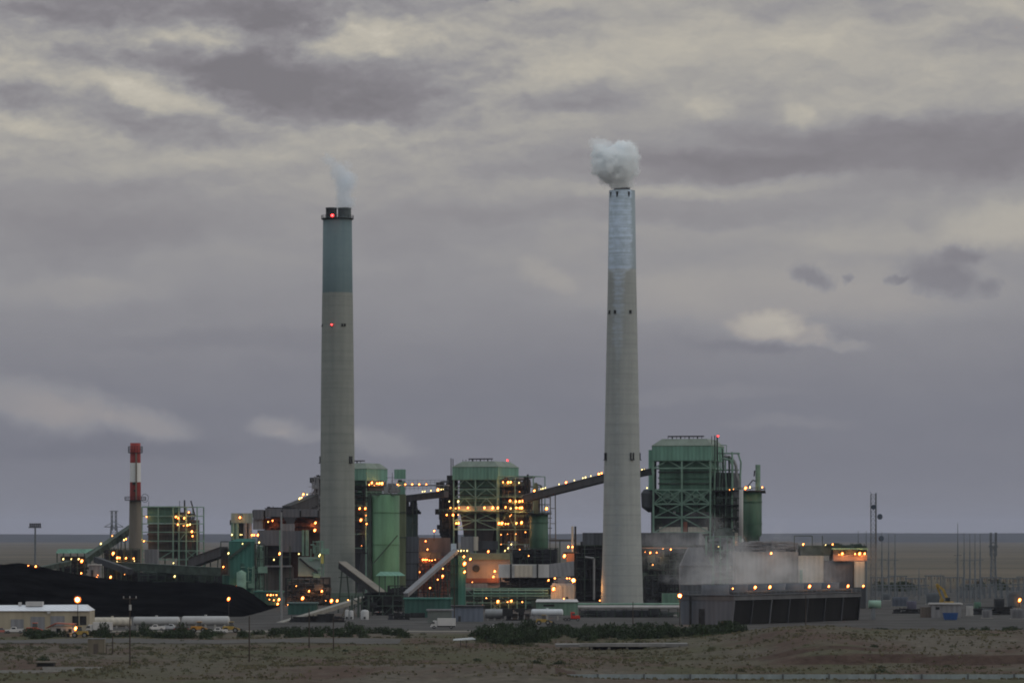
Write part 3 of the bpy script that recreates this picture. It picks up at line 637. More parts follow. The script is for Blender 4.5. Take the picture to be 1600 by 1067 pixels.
lamps(t, [(786, 753), (794, 753), (798, 753), (811, 754, 'w'), (812, 768, 'd'), (797, 782), (806, 783), (812, 783), (817, 782), (798, 794, 'w'), (807, 793), (812, 793), (815.5, 793), (799, 804, 'd'), (797, 806, 'd'), (780, 817), (784.5, 817), (790, 818, 'd'), (794, 818, 'd'), (807, 817), (815, 816), (821, 831, 'd'), (783, 835, 'd'), (793, 834, 'd'), (806, 834, 'd'), (783, 850, 'd'), (799, 850, 'w'), (794, 856, 'w'), (789, 860, 'w'), (773, 854, 'd'), (763, 861), (804, 862, 'd'), (817, 861, 'd')], 1, .25)
lamps(t, [(817, 871), (817, 878, 'w'), (829, 877, 'w'), (831, 877, 'w'), (842, 877, 'w'), (845, 877, 'w')], 1, -1)

glows(t, [(725, 796), (765, 796)], -2.6, 900); glows(t, [(790, 757), (800, 785), (790, 815), (812, 800), (800, 840)], -1.2, 800); glows(t, [(708, 800), (714, 820)], -2, 400)
# unit 2 (behind the left chimney)
t, W, dep, xs, ys, zs, zl, zp = boiler_house('green boiler house with rounded roof half hidden behind the left chimney', 572, 1900, 24, 508, 603, 723, 732, 750, 812, [768, 790, 812, 834, 856], 2, rf=(10, 6))
frame_grid(t, xs, ys, zs, .6, GSTEEL, [('s', 0, 4, 'v')])
for y in (759, 776, 795, 815): t.part('platform', MB().box(-W, 2.4, -1.2, dep*.9, t.Z(y+1.2), t.Z(y)), DARK)
t.part('lit_gallery', MB().box(-1.1, 1.0, 1, dep-2, t.Z(766), t.Z(752)), BROWN)
t.part('pipework', clutter(-W, 2, -.8, -.2, t.Z(870), t.Z(755), 60, (.12, .4), 41, .5), DARK)
t.part('west_casing', MB().box(-W-3, -W+4, 2, dep, 0, t.Z(742)), DARK); t.part('west_pipework', clutter(-W-6.5, -W-2, 0, 4, t.Z(800), t.Z(742), 40, (.2, .6), 43, .6), DARK)
lamps(t, [(581, 754), (589, 755), (593, 755), (597, 755), (585, 758, 'd'), (577, 757, 'd')], 0, 2.6)
lamps(t, [(562, 794), (571, 794), (564, 812), (573, 818), (572, 805, 'd'), (565, 852, 'd')], 1, -1.4)

glows(t, [(590, 758)], -4, 700); glows(t, [(568, 800), (568, 835)], -3, 500)
# unit 1 (left, the small one, open steel)
t = Th('boiler_house', 'small low open steel boiler house beside the red and white smokestack', 'boiler house', 278, 2000, -12)
W = -t.hit(222, 800, 1, 0).x; dep = 12
t.part('penthouse', MB().box(-W+2.5, -3.0, 1, dep-1, t.Z(817), t.Z(792)), GREEND)
t.part('roof_beam', MB().box(-W, -.4, .2, dep, t.Z(792), t.Z(790.6)), GSTEEL)
t.part('casing', MB().box(-W+2.8, -2.2, 1.6, dep-1, t.Z(872), t.Z(817.4)), mat('dim brown casing', (.06, .055, .045), kind='streak', var=.35))
for i, y in enumerate((821, 833, 846, 858)): t.part('stiffener', MB().box(-W+2.4, -1.6, 1.1, dep-.6, t.Z(y+2.6), t.Z(y)), BROWN)
frame_grid(t, [-W, -W*.55, -2.6, .6, 4.5, 10.4], [0, dep], [0, t.Z(874), t.Z(860), t.Z(845), t.Z(831), t.Z(818), t.Z(806), t.Z(792)], .55, GSTEEL, [('f', 1, 1, '/'), ('f', 3, 3, '/'), ('f', 4, 1, 'x')])
t.part('equipment', clutter(-2, 9, 2, 8, t.Z(880), t.Z(803), 90, (.12, .45), 51, .5), GSTEELD)
t.part('duct', MB().box(-1.6, 3.8, 4, dep-1, t.Z(890), t.Z(800)).box(4.4, 8.4, 3, dep-1, t.Z(890), t.Z(812)), BROWN)
t.part('flue_pipe', MB().tube((9.4, 1, t.Z(880)), (9.4, 1, t.Z(818)), .75, n=10).tube((9.4, 1, t.Z(818)), (5, 1, t.Z(812)), .55, n=8), DARK)
for q_ in (MB().tube((3, 2, t.Z(800)), (3, 2, t.Z(781)), .42), MB().tube((8.6, 2, t.Z(805)), (6.4, 2, t.Z(782)), .38), MB().tube((.3, 2, t.Z(800)), (.3, 2, t.Z(782)), .13), MB().tube((-W+3, 2, t.Z(792)), (-W+3, 2, t.Z(783)), .12)): t.part('mast', q_, DARK)
lamps(t, [(229, 807), (275, 807), (278.5, 809), (288, 809), (295, 800), (278, 819), (287, 821, 'd'), (293, 820), (297, 819, 'w'), (300, 830), (301, 837)], 1, -.4)
lamps(t, [(225, 845), (221, 843, 'w')], 1, -.5)

glows(t, [(286, 815), (298, 832)], -2, 350)
# ------------------------------------------------------------------ silos and vessels
def silo(name, label, cat, px, D, r, y0, y1, m, group=None, cone=None, n=28, ribs=0, deck=None):
    t = Th(name, label, cat, px, D, group=group)
    pr = [(r, max(0, t.Z(y0))), (r, t.Z(y1))]
    if cone: pr = [(r*.25, t.Z(cone))]+pr
    t.part('shell', MB().lathe(pr+[(0, pr[-1][1]+.4)], n), m, True)
    for i in range(ribs):
        z = pr[-2][1]+(pr[-1][1]-pr[-2][1])*(i+.5)/ribs; t.part('band', MB().lathe([(r, z-.2), (r+.25, z-.2), (r+.25, z+.2), (r, z+.2)], n), m)
    if deck:
        zt = t.Z(deck); t.part('platform', MB().lathe([(r*.6, zt-.5), (r+1.6, zt-.5), (r+1.6, zt), (r*.6, zt)], n), DARK)
        t.part('railing', MB().rail([(math.cos(i*math.pi/8)*(r+1.5), math.sin(i*math.pi/8)*(r+1.5), zt) for i in range(17)], 1.2, .12, 3), DARK)
    return t
t = silo('silo', 'dark green cylindrical silo topped by a slim vent, right of the unlit boiler house', 'silo', 1174, 1690, 4.6, 835, 767, SILO, cone=852, ribs=2, deck=766)
t.part('vent_pipe', MB().tube((t.X(1184), -1, t.Z(766)), (t.X(1184), -1, t.Z(726)), 1.1, n=14), GSTEEL)
t.part('pipe_arm', MB().pipe([(t.X(1182), -1, t.Z(752)), (t.X(1176), -1, t.Z(750)), (t.X(1168), -1, t.Z(760))], .25).pipe([(t.X(1179), -1, t.Z(735)), (t.X(1178), -1, t.Z(744))], .3), DARK)
for x in (-3.2, 3.2):
    for y in (-3.2, 3.2): t.part('leg', MB().bar((x, y, 0), (x, y, t.Z(838)), .6), GSTEELD)
t.part('brace', MB().bar((-3.2, -3.2, 3), (3.2, -3.2, t.Z(850)), .35).bar((3.2, -3.1, 3), (-3.2, -3.1, t.Z(850)), .35), GSTEELD)
t.part('lower_bin', MB().box(-3, 3, -2.6, 3, 5, t.Z(852)), GSTEELD)
lamps(t, [(1165, 762), (1191, 761), (1172, 761, 'w')], 1, -5.6)
t.part('overhang', MB().box(t.X(1188), t.X(1196), -2, 2, t.Z(770.5), t.Z(767.8)), DARK)
t = silo('silo', 'dark olive silo with duct on top at right of the lamp lit boiler house', 'silo', 842, 1840, 4.5, 855, 803, SILO, cone=880, ribs=2, deck=802)
t.part('riser_duct', MB().box(t.X(834), t.X(841), -1, 2, t.Z(802), t.Z(759)).hull([(t.X(834), -1, t.Z(759)), (t.X(841), -1, t.Z(759)), (t.X(841), 2, t.Z(759)), (t.X(834), 2, t.Z(759))], [(t.X(835), -1, t.Z(754)), (t.X(839), -1, t.Z(754)), (t.X(839), 2, t.Z(754)), (t.X(835), 2, t.Z(754))]), mat('drab green duct', (.12, .14, .09), kind='streak'))
t.part('vent_pipe', MB().pipe([(t.X(838), 0, t.Z(756)), (t.X(846), 0, t.Z(759)), (t.X(847), 0, t.Z(802))], .35), GSTEELD)
for x in (-3.2, 3.2):
    for y in (-3.2, 3.2): t.part('leg', MB().bar((x, y, 0), (x, y, t.Z(858)), .6), GSTEELD)
t.part('lower_bin', MB().box(-3.6, 4.6, -3, 3, t.Z(878), t.Z(857)), DARK); t.part('valve_deck', MB().box(-6, 5, -4, 3, t.Z(884), t.Z(882)), DARK)
lamps(t, [(854, 794, 'o'), (834, 771)], 1, -3)
t = silo('silo', 'blackish green silo with gear on top, right of the two pale green absorber vessels', 'silo', 643.5, 1880, 3.0, 880, 803, mat('near black green paint', (.03, .05, .042), kind='streak'), ribs=0)
t.part('head_frame', MB().box(-2.6, 2.6, -2, 2, t.Z(803), t.Z(798)).box(-.8, 2.2, -1, 1, t.Z(798), t.Z(782)).box(-3.6, -1.4, -1, 1, t.Z(803), t.Z(779)).box(2.6, 4.5, -1, 1, t.Z(803), t.Z(799)), DARK)
t.part('pipework', clutter(-3.5, 3.5, -3, -1.5, t.Z(803), t.Z(778), 30, (.1, .3), 61), DARK)
t = silo('absorber_vessel', 'tall pale green round vessel right of the left chimney', 'absorber vessel', 602.5, 1660, 6.0, 960, 773, SILO2, deck=None, n=40)
for y in (800, 850, 900): t.part('band', MB().lathe([(6.0, t.Z(y+1)), (6.15, t.Z(y+1)), (6.15, t.Z(y)), (6.0, t.Z(y))], 40), SILO2)
t.part('top_frame', MB().box(-6.6, 6.2, -5.5, -5.2, t.Z(774), t.Z(771)).box(-6.6, -6.3, -5.5, 5.5, t.Z(774), t.Z(771)), GSTEELD)
t.part('vertical_duct', MB().box(-7.6, -6.1, -3, 1, 2, t.Z(773)), GSTEELD); glow(t, t.P(632, 850, 1640), 1500, 1, (1, .7, .2))  # yellow light added to brighten the vessel's right side, without a lamp fitting
t.part('stair', MB().bar((t.X(584), -6.7, t.Z(880)), (t.X(622), -6.7, t.Z(836)), .45), GSTEELD)
t.part('top_equipment', MB().box(t.X(600), t.X(607), -2, 0, t.Z(772), t.Z(760)).box(t.X(609), t.X(612), -2, 0, t.Z(772), t.Z(764)), STEEL)
t.part('pipework', clutter(t.X(598), t.X(622), -2, 0, t.Z(772), t.Z(757), 26, (.08, .2), 62), GREYM)
t = Th('absorber_vessel', 'drab square duct tower standing against the pale green round vessel', 'duct tower', 630, 1700)
t.part('shell', MB().box(t.X(622), t.X(634), -2, 4, 0, t.Z(772)), mat('drab green siding', (.12, .15, .09), kind='streak', var=.25))
t.part('flange', MB().box(t.X(621.5), t.X(634.5), -2.3, 4.2, t.Z(801), t.Z(799.5)).box(t.X(621.5), t.X(634.5), -2.3, 4.2, t.Z(840), t.Z(838.5)), GSTEELD)
t = Th('elevator_tower', 'square green elevator head with dark window standing above the lamp lit bridge', 'tower', 625, 1880)
t.part('shaft', MB().box(t.X(621), t.X(633), 0, 5, 0, t.Z(751)), GREEN); t.part('head_house', MB().box(t.X(616), t.X(633.5), -.5, 5.5, t.Z(748), t.Z(733)), GREEN)
t.part('window', MB().box(t.X(622), t.X(628), -.15, 0, t.Z(753), t.Z(749)), DARK)
t.part('antenna', MB().pipe([(t.X(613), 0, t.Z(770)), (t.X(613), 0, t.Z(738))], .12).pipe([(t.X(603), 0, t.Z(746)), (t.X(617), 0, t.Z(746))], .1), DARK)

# ------------------------------------------------------------------ conveyors and bridges
def conveyor(name, label, cat, a, b, wd=3.0, hh=3.0, m=GREY, bents=(), nlamps=(), group=None, roof=None, bw=.5, bm=None, legw=2.4, truss=False):
    """a, b: (px, py, D) of the gallery centre line's two ends"""
    t = Th(name, label, cat, a[0], a[2], group=group)
    p, q = t.P(*a), t.P(*b)
    d = (q-p).normalized(); side = d.cross(Vector((0, 0, 1))).normalized(); up = side.cross(d).normalized()
    def rg(c, w2, h0, h1): return [c-side*w2+up*h0, c+side*w2+up*h0, c+side*w2+up*h1, c-side*w2+up*h1]
    t.part('gallery', MB().hull(rg(p, wd/2, -hh/2, hh/2), rg(q, wd/2, -hh/2, hh/2)), m)
    if roof: t.part('roof', MB().hull(rg(p, wd/2+.25, hh/2+.01, hh/2+.35), rg(q, wd/2+.25, hh/2+.01, hh/2+.35)), roof)
    if truss:
        mb = MB(); k = max(2, int((q-p).length/4))
        for i in range(k):
            c0, c1 = p.lerp(q, i/k), p.lerp(q, (i+1)/k)
            for s_ in (-1, 1):
                mb.bar(c0+side*s_*(wd/2+.1)-up*hh/2, c1+side*s_*(wd/2+.1)+up*hh/2, .25); mb.bar(c0+side*s_*(wd/2+.1)+up*hh/2, c0+side*s_*(wd/2+.1)-up*hh/2, .25)
        t.part('truss', mb, GSTEELD)
    for f in bents:
        c = p.lerp(q, f); z = c.z-hh/2
        if z < 1: continue
        mb = MB()
        for s_ in (-1, 1): mb.bar(c+side*s_*wd*.35+Vector((0, 0, -hh/2)), Vector((c.x, c.y, 0))+side*s_*legw, bw)
        for zz in range(6, int(z), 7): mb.bar(Vector((c.x, c.y, zz))-side*legw*.9, Vector((c.x, c.y, zz))+side*legw*.9, bw*.6)
        t.part('support', mb, bm or GSTEELD)
    for f, k in nlamps: lamp_at(t, p.lerp(q, f)-side*0+up*(hh/2+1.3)+Vector((0, -wd*.4, 0)), k)
    return t
def fr(a, b, pts): return [((x-a)/(b-a), k) for x, k in pts]
conveyor('conveyor_gallery', 'long dark conveyor gallery rising to the silvery chimney, lamps along its top', 'conveyor', (822, 779, 1830), (955, 745, 1700), 3.4, 3.0, DARK2, (.33, ), fr(822, 955, [(836, 'o'), (847, 'w'), (850, 'w'), (854, 'w'), (876, 'w'), (887, 'o'), (900, 'w'), (913, 'w'), (917, 'w'), (925, 'w'), (937, 'o'), (941, 'o')]), roof=GREY, bm=STACKC, legw=1.6)
conveyor('conveyor_gallery', 'short dark conveyor stub entering the unlit boiler house at its top left', 'conveyor', (985, 743, 1690), (1018, 736.5, 1690), 3, 3, DARK)
conveyor('conveyor_gallery', 'dark conveyor gallery crossing from the blackish silo to the lamp lit boiler house', 'conveyor', (636, 779, 1870), (697, 772, 1850), 3.2, 2.6, DARK2, (.2,), fr(636, 697, [(661, 'w'), (664.5, 'w'), (674, 'w'), (685, 'o'), (690, 'w'), (693, 'w')]), roof=GSTEELD)
t = conveyor('pipe_bridge', 'railed pipe bridge with a row of orange lamps above the dark conveyor', 'bridge', (612, 758, 1860), (700, 758, 1845), 3, .5, STEEL, (), ())
t.part('truss', MB().rail([t.P(612, 757.2, 1858), t.P(700, 757.2, 1843)], 2.3, .16, 2.4).rail([t.P(634, 766, 1858), t.P(700, 765, 1843)], 2.0, .16, 2.4), STEEL)
for x in (621, 633, 644, 655, 666): lamp_at(t, t.P(x, 757, 1857), 'o')
for x in (678, 682): lamp_at(t, t.P(x, 758, 1857), 'd')
t.part('drive_house', MB().box(t.X(600), t.X(622), -1, 2, t.Z(770), t.Z(762)), BROWN)
conveyor('conveyor_gallery', 'inclined conveyor head at the dark tower left of the twin flue chimney', 'conveyor', (448, 799, 1800), (492, 781, 1830), 4, 4.6, DARK2, (), [(.48, 'w'), (.55, 'w')], roof=DARK)
t = Th('transfer_tower', 'dark transfer tower with bright lamp beside the twin flue chimney', 'tower', 492, 1830)
t.part('shell', MB().box(-6, 4, 0, 6, 0, t.Z(779)), DARK); t.part('headframe', MB().bar((-2, 0, t.Z(779)), (0, 0, t.Z(763)), .5).bar((0, 0, t.Z(763)), (3, 0, t.Z(763)), .5).box(0.9, 2.9, 0, 3, t.Z(779), t.Z(743)), DARK)
t.part('pipework', clutter(-3, 3, -.5, 0, t.Z(800), t.Z(745), 26, (.12, .4), 64), GREYM)
lamps(t, [(474, 772), (480, 772, 'w')], 1, -.4)
# coal yard conveyors on the left
conveyor('conveyor_gallery', 'steep roofed conveyor climbing from the coal pile to the red and white smokestack', 'conveyor', (108, 893, 1860), (207, 825, 1905), 3, 3.0, GSTEELD, (.3, .6, .85), [(.52, 'w'), (.7, 'd')], roof=GSTEELD, truss=True)
conveyor('conveyor_gallery', 'level dark conveyor gallery behind the coal pile, under the small boiler house', 'conveyor', (176, 884, 1800), (352, 894, 1740), 3.6, 3.4, GSTEELD, (.1, .35, .6, .85), [(.2, 'w'), (.55, 'w')], roof=GSTEELD)
conveyor('conveyor_gallery', 'dark conveyor gallery rising from the small boiler house to the tall teal building', 'conveyor', (300, 880, 1790), (350, 862, 1740), 3.4, 4, DARK2, (.5, .9), (), roof=DARK)
conveyor('conveyor_gallery', 'low conveyor reaching out from the coal pile under its first two lamps', 'conveyor', (62, 889, 1760), (108, 879, 1790), 2.4, 2.2, GSTEELD, (.3, .7), (), truss=True)
conveyor('conveyor_gallery', 'zigzag dark conveyor descending right of the smokestack towards the coal pile', 'conveyor', (150, 874, 1760), (204, 893, 1740), 2.6, 2.6, DARK2, (.4, .8), [(.6, 'w')])
# front Y of conveyors
conveyor('conveyor_gallery', 'pale grey inclined conveyor tube rising right from the ground to the teal tower', 'conveyor', (634, 930, 1400), (713, 861, 1440), 1.9, 1.1, GREYM, (.5, .75), (), roof=GREYM)
conveyor('conveyor_gallery', 'dark inclined conveyor dropping right across the foot of the left chimney', 'conveyor', (534, 883, 1420), (616, 945, 1370), 2.6, 2.4, DARK, (.05, .35), (), roof=STACKC)
conveyor('conveyor_gallery', 'long low grey conveyor rising right from ground level towards the dark hopper frame', 'conveyor', (437, 975, 1255), (570, 934, 1380), 2.4, 1.3, mat('sandy grey cladding', (.20, .195, .175), kind='streak', var=.15), (.25, .5, .8), (), bm=STACKC)

# ------------------------------------------------------------------ process buildings between the big units
def bldg(name, label, cat, px, D, x0, x1, y0, y1, dep, m, rot=0, group=None, part='wall', yo=0, roof=None):
    """simple clad block; x0..x1, top y0, bottom y1 in picture units at distance D"""
    t = Th(name, label, cat, px, D, rot, group)
    t.part(part, MB().box(t.X(x0), t.X(x1), yo, yo+dep, max(0, t.Z(y1)), t.Z(y0)), m)
    if roof: t.part('roof', MB().box(t.X(x0)-.4, t.X(x1)+.4, yo-.4, yo+dep+.4, t.Z(y0)+.002, t.Z(y0)+.5), roof)
    return t
def rack(label, px0, px1, ytop, D, dep, nlev, ncol, m, seed, n=40, lps=(), name='pipe_rack', cat='pipe rack', ybot=None, cm=None, bk=None, w=.35):
    t = Th(name, label, cat, (px0+px1)/2, D)
    a, b = t.X(px0), t.X(px1); z0 = max(0, t.Z(ybot)) if ybot else 0; z1 = t.Z(ytop)
    xs = [a+(b-a)*i/ncol for i in range(ncol+1)]; zs = [z0+(z1-z0)*i/nlev for i in range(nlev+1)]
    frame_grid(t, xs, [0, dep], zs, w, m, [('f', i, k, 'x/\\'[(i+k) % 3]) for i in range(ncol) for k in range(nlev) if (i*7+k*3+seed) % 5 == 0])
    t.part('pipework', clutter(a+.3, b-.3, .2, dep-.3, z0+.5, z1-.3, n, (.1, .4), seed, .4), cm or GSTEELD)
    if bk: t.part('back_wall', MB().box(a+.3, b-.3, dep+.2, dep+1, z0, z1-.5), bk)
    lamps(t, lps, 1, -.35); return t

# coal yard structures behind the pile
t = Th('loading_shed', 'open green roofed loading shed behind the coal pile with four small lamps', 'shed', 112, 1800)
t.part('roof', MB().hull([(t.X(87), 0, t.Z(864)), (t.X(134), 0, t.Z(864)), (t.X(134), 9, t.Z(864)), (t.X(87), 9, t.Z(864))], [(t.X(90), 2, t.Z(857.5)), (t.X(146), 2, t.Z(857.5)), (t.X(146), 7, t.Z(857.5)), (t.X(90), 7, t.Z(857.5))]), GREEN)
for x in (89, 99, 110, 121, 132): t.part('post', MB().bar((t.X(x), .5, 0), (t.X(x), .5, t.Z(864)), .5), GSTEELD)
t.part('back_wall', MB().box(t.X(92), t.X(131), 7, 8, 0, t.Z(869)), mat('dull brown wall', (.10, .085, .075), var=.2)); t.part('machinery', clutter(t.X(88), t.X(140), 1, 6, 2, t.Z(876), 40, (.2, .6), 71), DARK)
lamps(t, [(99, 873, 'w'), (111.5, 873, 'w'), (123, 873, 'w'), (128, 876)], 1, -.4)
t = bldg('equipment_shed', 'small pale sheet metal shed behind the coal pile crest', 'shed', 147, 1720, 139, 156, 883, 905, 5, GREYM, roof=GREYL)
t.part('door', MB().box(t.X(142), t.X(146), -.1, .05, 0, t.Z(890)), DARK)
lamps(t, [(151, 902), (153, 898, 'd')], 1, -1.2)
rack('coal crusher steelwork with a row of glowing lamps below the smokestack', 160, 216, 857, 1800, 8, 4, 5, GSTEELD, 5, 110, [(177, 864), (183.5, 871), (187, 871), (197, 871.5), (209, 872), (176, 867, 'd'), (185, 889), (195, 897, 'd'), (173, 901), (197, 841.5), (194, 843, 'w')], 'crusher_house', 'crusher house', cm=DARK, bk=DARK2)
rack('dark green pipe rack below the small boiler house', 216, 346, 892, 1770, 6, 2, 9, GSTEELD, 6, 120, [(273, 900, 'w'), (204, 893, 'w')], bk=DARK2)
t = bldg('ash_house', 'low grey green block in front of the small boiler house', 'plant building', 236, 1900, 226, 246, 858, 900, 8, GREYM)
t = bldg('crane_cab', 'dark cabin on the coal pile ridge showing two orange lamps', 'cabin', 50, 1480, 43, 60, 882.5, 890, 3, DARK)
t.o.location.z = 0
lamps(t, [(44, 884.5), (56, 884.5)], 1, -.5)
t = Th('reclaim_hopper', 'small dark hopper with one lamp at the back edge of the coal pile', 'hopper', 127, 1690)
t.part('bin', MB().hull([(-1, -1, 4), (1, -1, 4), (1, 1, 4), (-1, 1, 4)], [(-3, -2.5, 11), (3, -2.5, 11), (3, 2.5, 11), (-3, 2.5, 11)]), DARK)
for x in (-2.6, 2.6): t.part('leg', MB().bar((x, -2, 0), (x, -2, 8), .4), DARK)
lamps(t, [(127, 895)], 1, -3.2)

# teal building cluster
t = Th('tall_teal_building', 'tall blank teal building right of the coal pile with an outside stair', 'plant building', 376, 1600)
t.part('wall', MB().hull([(t.X(357.5), 0, 0), (t.X(397), 0, 0), (t.X(397), 10, 0), (t.X(357.5), 10, 0)], [(t.X(357.5), 0, t.Z(846)), (t.X(397), 0, t.Z(846)), (t.X(397), 10, t.Z(846)), (t.X(357.5), 10, t.Z(846))]), TEAL)
t.part('roof', MB().hull([(t.X(357), -.3, t.Z(846)), (t.X(398), -.3, t.Z(846)), (t.X(398), 10.3, t.Z(846)), (t.X(357), 10.3, t.Z(846))], [(t.X(371), 1, t.Z(841)), (t.X(396), 1, t.Z(841)), (t.X(396), 9, t.Z(841)), (t.X(371), 9, t.Z(841))]), TEAL)
t.part('annex', MB().box(t.X(347), t.X(357.3), 1, 8, 0, t.Z(898)), TEALD); t.part('door_bay', MB().box(t.X(376), t.X(382), -.2, .1, t.Z(925), t.Z(880)), TEALD)
t.part('stair', MB().bar((t.X(358), -.7, t.Z(872)), (t.X(390), -.7, t.Z(847)), 1.0).bar((t.X(358), -.7, t.Z(870)), (t.X(358), -.7, t.Z(900)), .6), GSTEELD)
t.part('tank', MB().lathe([(2, 0), (2, t.Z(894)), (0, t.Z(890))], 14, t.X(378), -3), GSTEEL, True)
t.part('pipework', clutter(t.X(375), t.X(398), -1.6, -.4, 0, t.Z(885), 26, (.1, .25), 72), GSTEEL)
lamps(t, [(370, 916), (379, 849, 'w'), (357, 864, 'w')], 1, -1)
t = Th('conveyor_head_tower', 'dark open conveyor head tower on the left side of the tall teal building', 'tower', 349, 1620)
t.part('shell', MB().box(t.X(345), t.X(356), 0, 5, 6, t.Z(856)), DARK); t.part('headframe', MB().bar((t.X(345), 0, t.Z(858)), (t.X(345), 0, t.Z(846)), .4).bar((t.X(345), 0, t.Z(846)), (t.X(357), 0, t.Z(846)), .4), GSTEELD)
for x in (346, 355): t.part('leg', MB().bar((t.X(x), .3, 0), (t.X(x), .3, 6.5), .5), DARK)
lamps(t, [(349, 885)], 1, -.8)
t = Th('bin_tower', 'pale green bin tower with three round bins rising behind the tall teal building', 'tower', 377, 1680)
t.part('head_house', MB().box(t.X(361), t.X(393), 0, 8, t.Z(817), t.Z(801.5)), mat('pale grey green siding', (.20, .26, .24), kind='panel', var=.15)); t.part('base', MB().box(t.X(361), t.X(396), 0, 8, 0, t.Z(843)), GSTEELD)
for x, m in ((363.5, GSTEEL), (370, GSTEEL), (383, GREYM), (390.5, GREYM)): t.part('bin', MB().lathe([(.8, t.Z(843)), (.85, t.Z(817))], 12, t.X(x), 0.9), m, True)
t.part('core', MB().box(t.X(366), t.X(392), 2, 7, t.Z(843), t.Z(817)), DARK2)
t.part('vent', MB().box(t.X(358.5), t.X(361), 2, 4, t.Z(820), t.Z(812)), DARK)
t.part('roof_hatch', MB().box(t.X(372), t.X(377), -.1, 1, t.Z(812), t.Z(803)), GREYM)
lamps(t, [(375, 808), (362.5, 835, 'w'), (375.5, 835, 'w'), (378, 835, 'w'), (394, 835.5), (397.3, 835.5), (403, 835.5)], 1, -.8)

# precipitator block left of the twin flue chimney
t = Th('precipitator', 'long grey boxy ductwork block left of the twin flue chimney, red glow underneath', 'precipitator', 448, 1780)
X, Z = t.X, t.Z
for i, (a, b, y0, y1) in enumerate(((395.5, 412, 796, 811), (414.5, 439.5, 794, 807), (441.5, 468, 795, 808), (470.5, 496, 795, 807))): t.part('casing', MB().box(X(a), X(b), 0, 14, Z(y1), Z(y0)), GREY)
t.part('casing', MB().box(X(395), X(410), 1, 12, Z(827), Z(811.2)), GREYM); t.part('spine', MB().box(X(394), X(498), 1, 13, Z(808), Z(797)), DARK); t.part('hopper', MB().hull([(X(448), 0, Z(818)), (X(458), 0, Z(818)), (X(458), 8, Z(818)), (X(448), 8, Z(818))], [(X(442), 0, Z(807.5)), (X(464), 0, Z(807.5)), (X(464), 12, Z(807.5)), (X(442), 12, Z(807.5))]), DARK2)
t.part('back_wall', MB().box(X(411), X(500), 9, 12, 0, Z(808.5)), mat('reddish dark wall', (.085, .045, .035), kind='streak', var=.35))  # dark reddish wall below the duct casings
t.part('pale_box', MB().box(X(441), X(460), -1, 6, Z(830), Z(818)), GREYM)
t.part('lower_casing', MB().box(X(403), X(437), -3, 8, Z(852), Z(828)), GREY); t.part('lower_casing', MB().box(X(441), X(472), -3, 8, Z(862), Z(829)), GREY); t.part('seam', MB().box(X(437), X(441), -3.1, 7, 0, Z(828)), GREEN)
t.part('vertical_duct', MB().box(X(472.5), X(476), -4, 0, Z(868), Z(828)), GSTEEL); t.part('vertical_duct', MB().box(X(478), X(482.5), -4, 0, Z(868), Z(828)), GSTEEL)
t.part('roof_gear', clutter(X(412), X(465), 2, 9, Z(795), Z(792), 30, (.08, .2), 73, .2), DARK)
t.part('pipework', clutter(X(411), X(500), 3, 8, Z(828), Z(809), 60, (.1, .4), 74, .5), RUST)
t.part('deck', MB().box(X(398), X(454), -4.5, 3, Z(870.5), Z(869)), GSTEELD); t.part('deck', MB().box(X(398), X(456), -5, 3, Z(885.5), Z(883)), GREYM)
for x in (400, 418, 454): t.part('post', MB().bar((X(x), -4, 0), (X(x), -4, Z(853)), .5), GSTEELD)
t.part('dark_bay', MB().box(X(404), X(452), 0, 7, Z(883), Z(853)), DARK); t.part('lower_wall', MB().box(X(400), X(437), -2, 6, Z(925), Z(886)), mat('brown grey siding', (.11, .10, .09), kind='panel')); t.part('lower_wall', MB().box(X(441), X(458), -2, 6, 0, Z(886)), BROWN)
lamps(t, [(426, 813), (419, 815, 'd'), (493, 816.5), (492, 828), (405, 847, 'w'), (437, 864.5), (403, 874, 'w'), (428, 874, 'w')], 1, -5.3)
glows(t, [(425, 818), (488, 820), (455, 818)], 3, 350)
t = bldg('scrubber_box', 'pale grey green box on stilts at the left foot of the twin flue chimney', 'plant building', 483, 1640, 466, 500, 870, 900, 8, mat('pale blue green siding', (.21, .27, .25), kind='streak', var=.12))
for x in (467, 478, 489, 499): t.part('leg', MB().bar((t.X(x), .4, 0), (t.X(x), .4, t.Z(900)), .45), GSTEELD)
t.part('lit_ladder', MB().box(t.X(501.5), t.X(505.5), -.4, .4, t.Z(880), t.Z(864)), mat('yellow ladder cage', (.45, .42, .12), var=.2)); t.part('duct_arm', MB().pipe([(t.X(468), -.7, t.Z(872)), (t.X(482), -.7, t.Z(884)), (t.X(494), -.7, t.Z(892)), (t.X(502), -.7, t.Z(904))], .45), DARK)
t.part('pipework', clutter(t.X(484), t.X(508), -.6, 2, t.Z(905), t.Z(845), 40, (.1, .3), 75, .7), GSTEEL)
lamps(t, [(467, 865, 'w'), (500, 866, 'w'), (499, 868, 'w'), (469, 911), (474, 905, 'd'), (497, 909)], 1, -.8)
rack('tangle of dark pipes and bright lamps left of the twin flue chimney', 446, 515, 903, 1560, 7, 4, 7, DARK, 8, 140, [(483, 923), (503, 923), (473, 934), (455, 942), (450, 944, 'd'), (463, 915, 'd'), (509, 938, 'd')], cm=BROWN, bk=mat('dark green block wall', (.05, .075, .06), var=.25))
glows(t, [(475, 912), (498, 916), (460, 938)], -2.5, 600)
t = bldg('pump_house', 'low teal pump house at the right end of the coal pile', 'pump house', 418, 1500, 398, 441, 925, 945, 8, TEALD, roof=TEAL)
lamps(t, [(418, 929, 'd'), (423, 929, 'd'), (427, 929, 'd'), (432, 929, 'd'), (436, 936), (434, 943), (421, 936, 'd'), (428, 937, 'd')], 1, -.8)
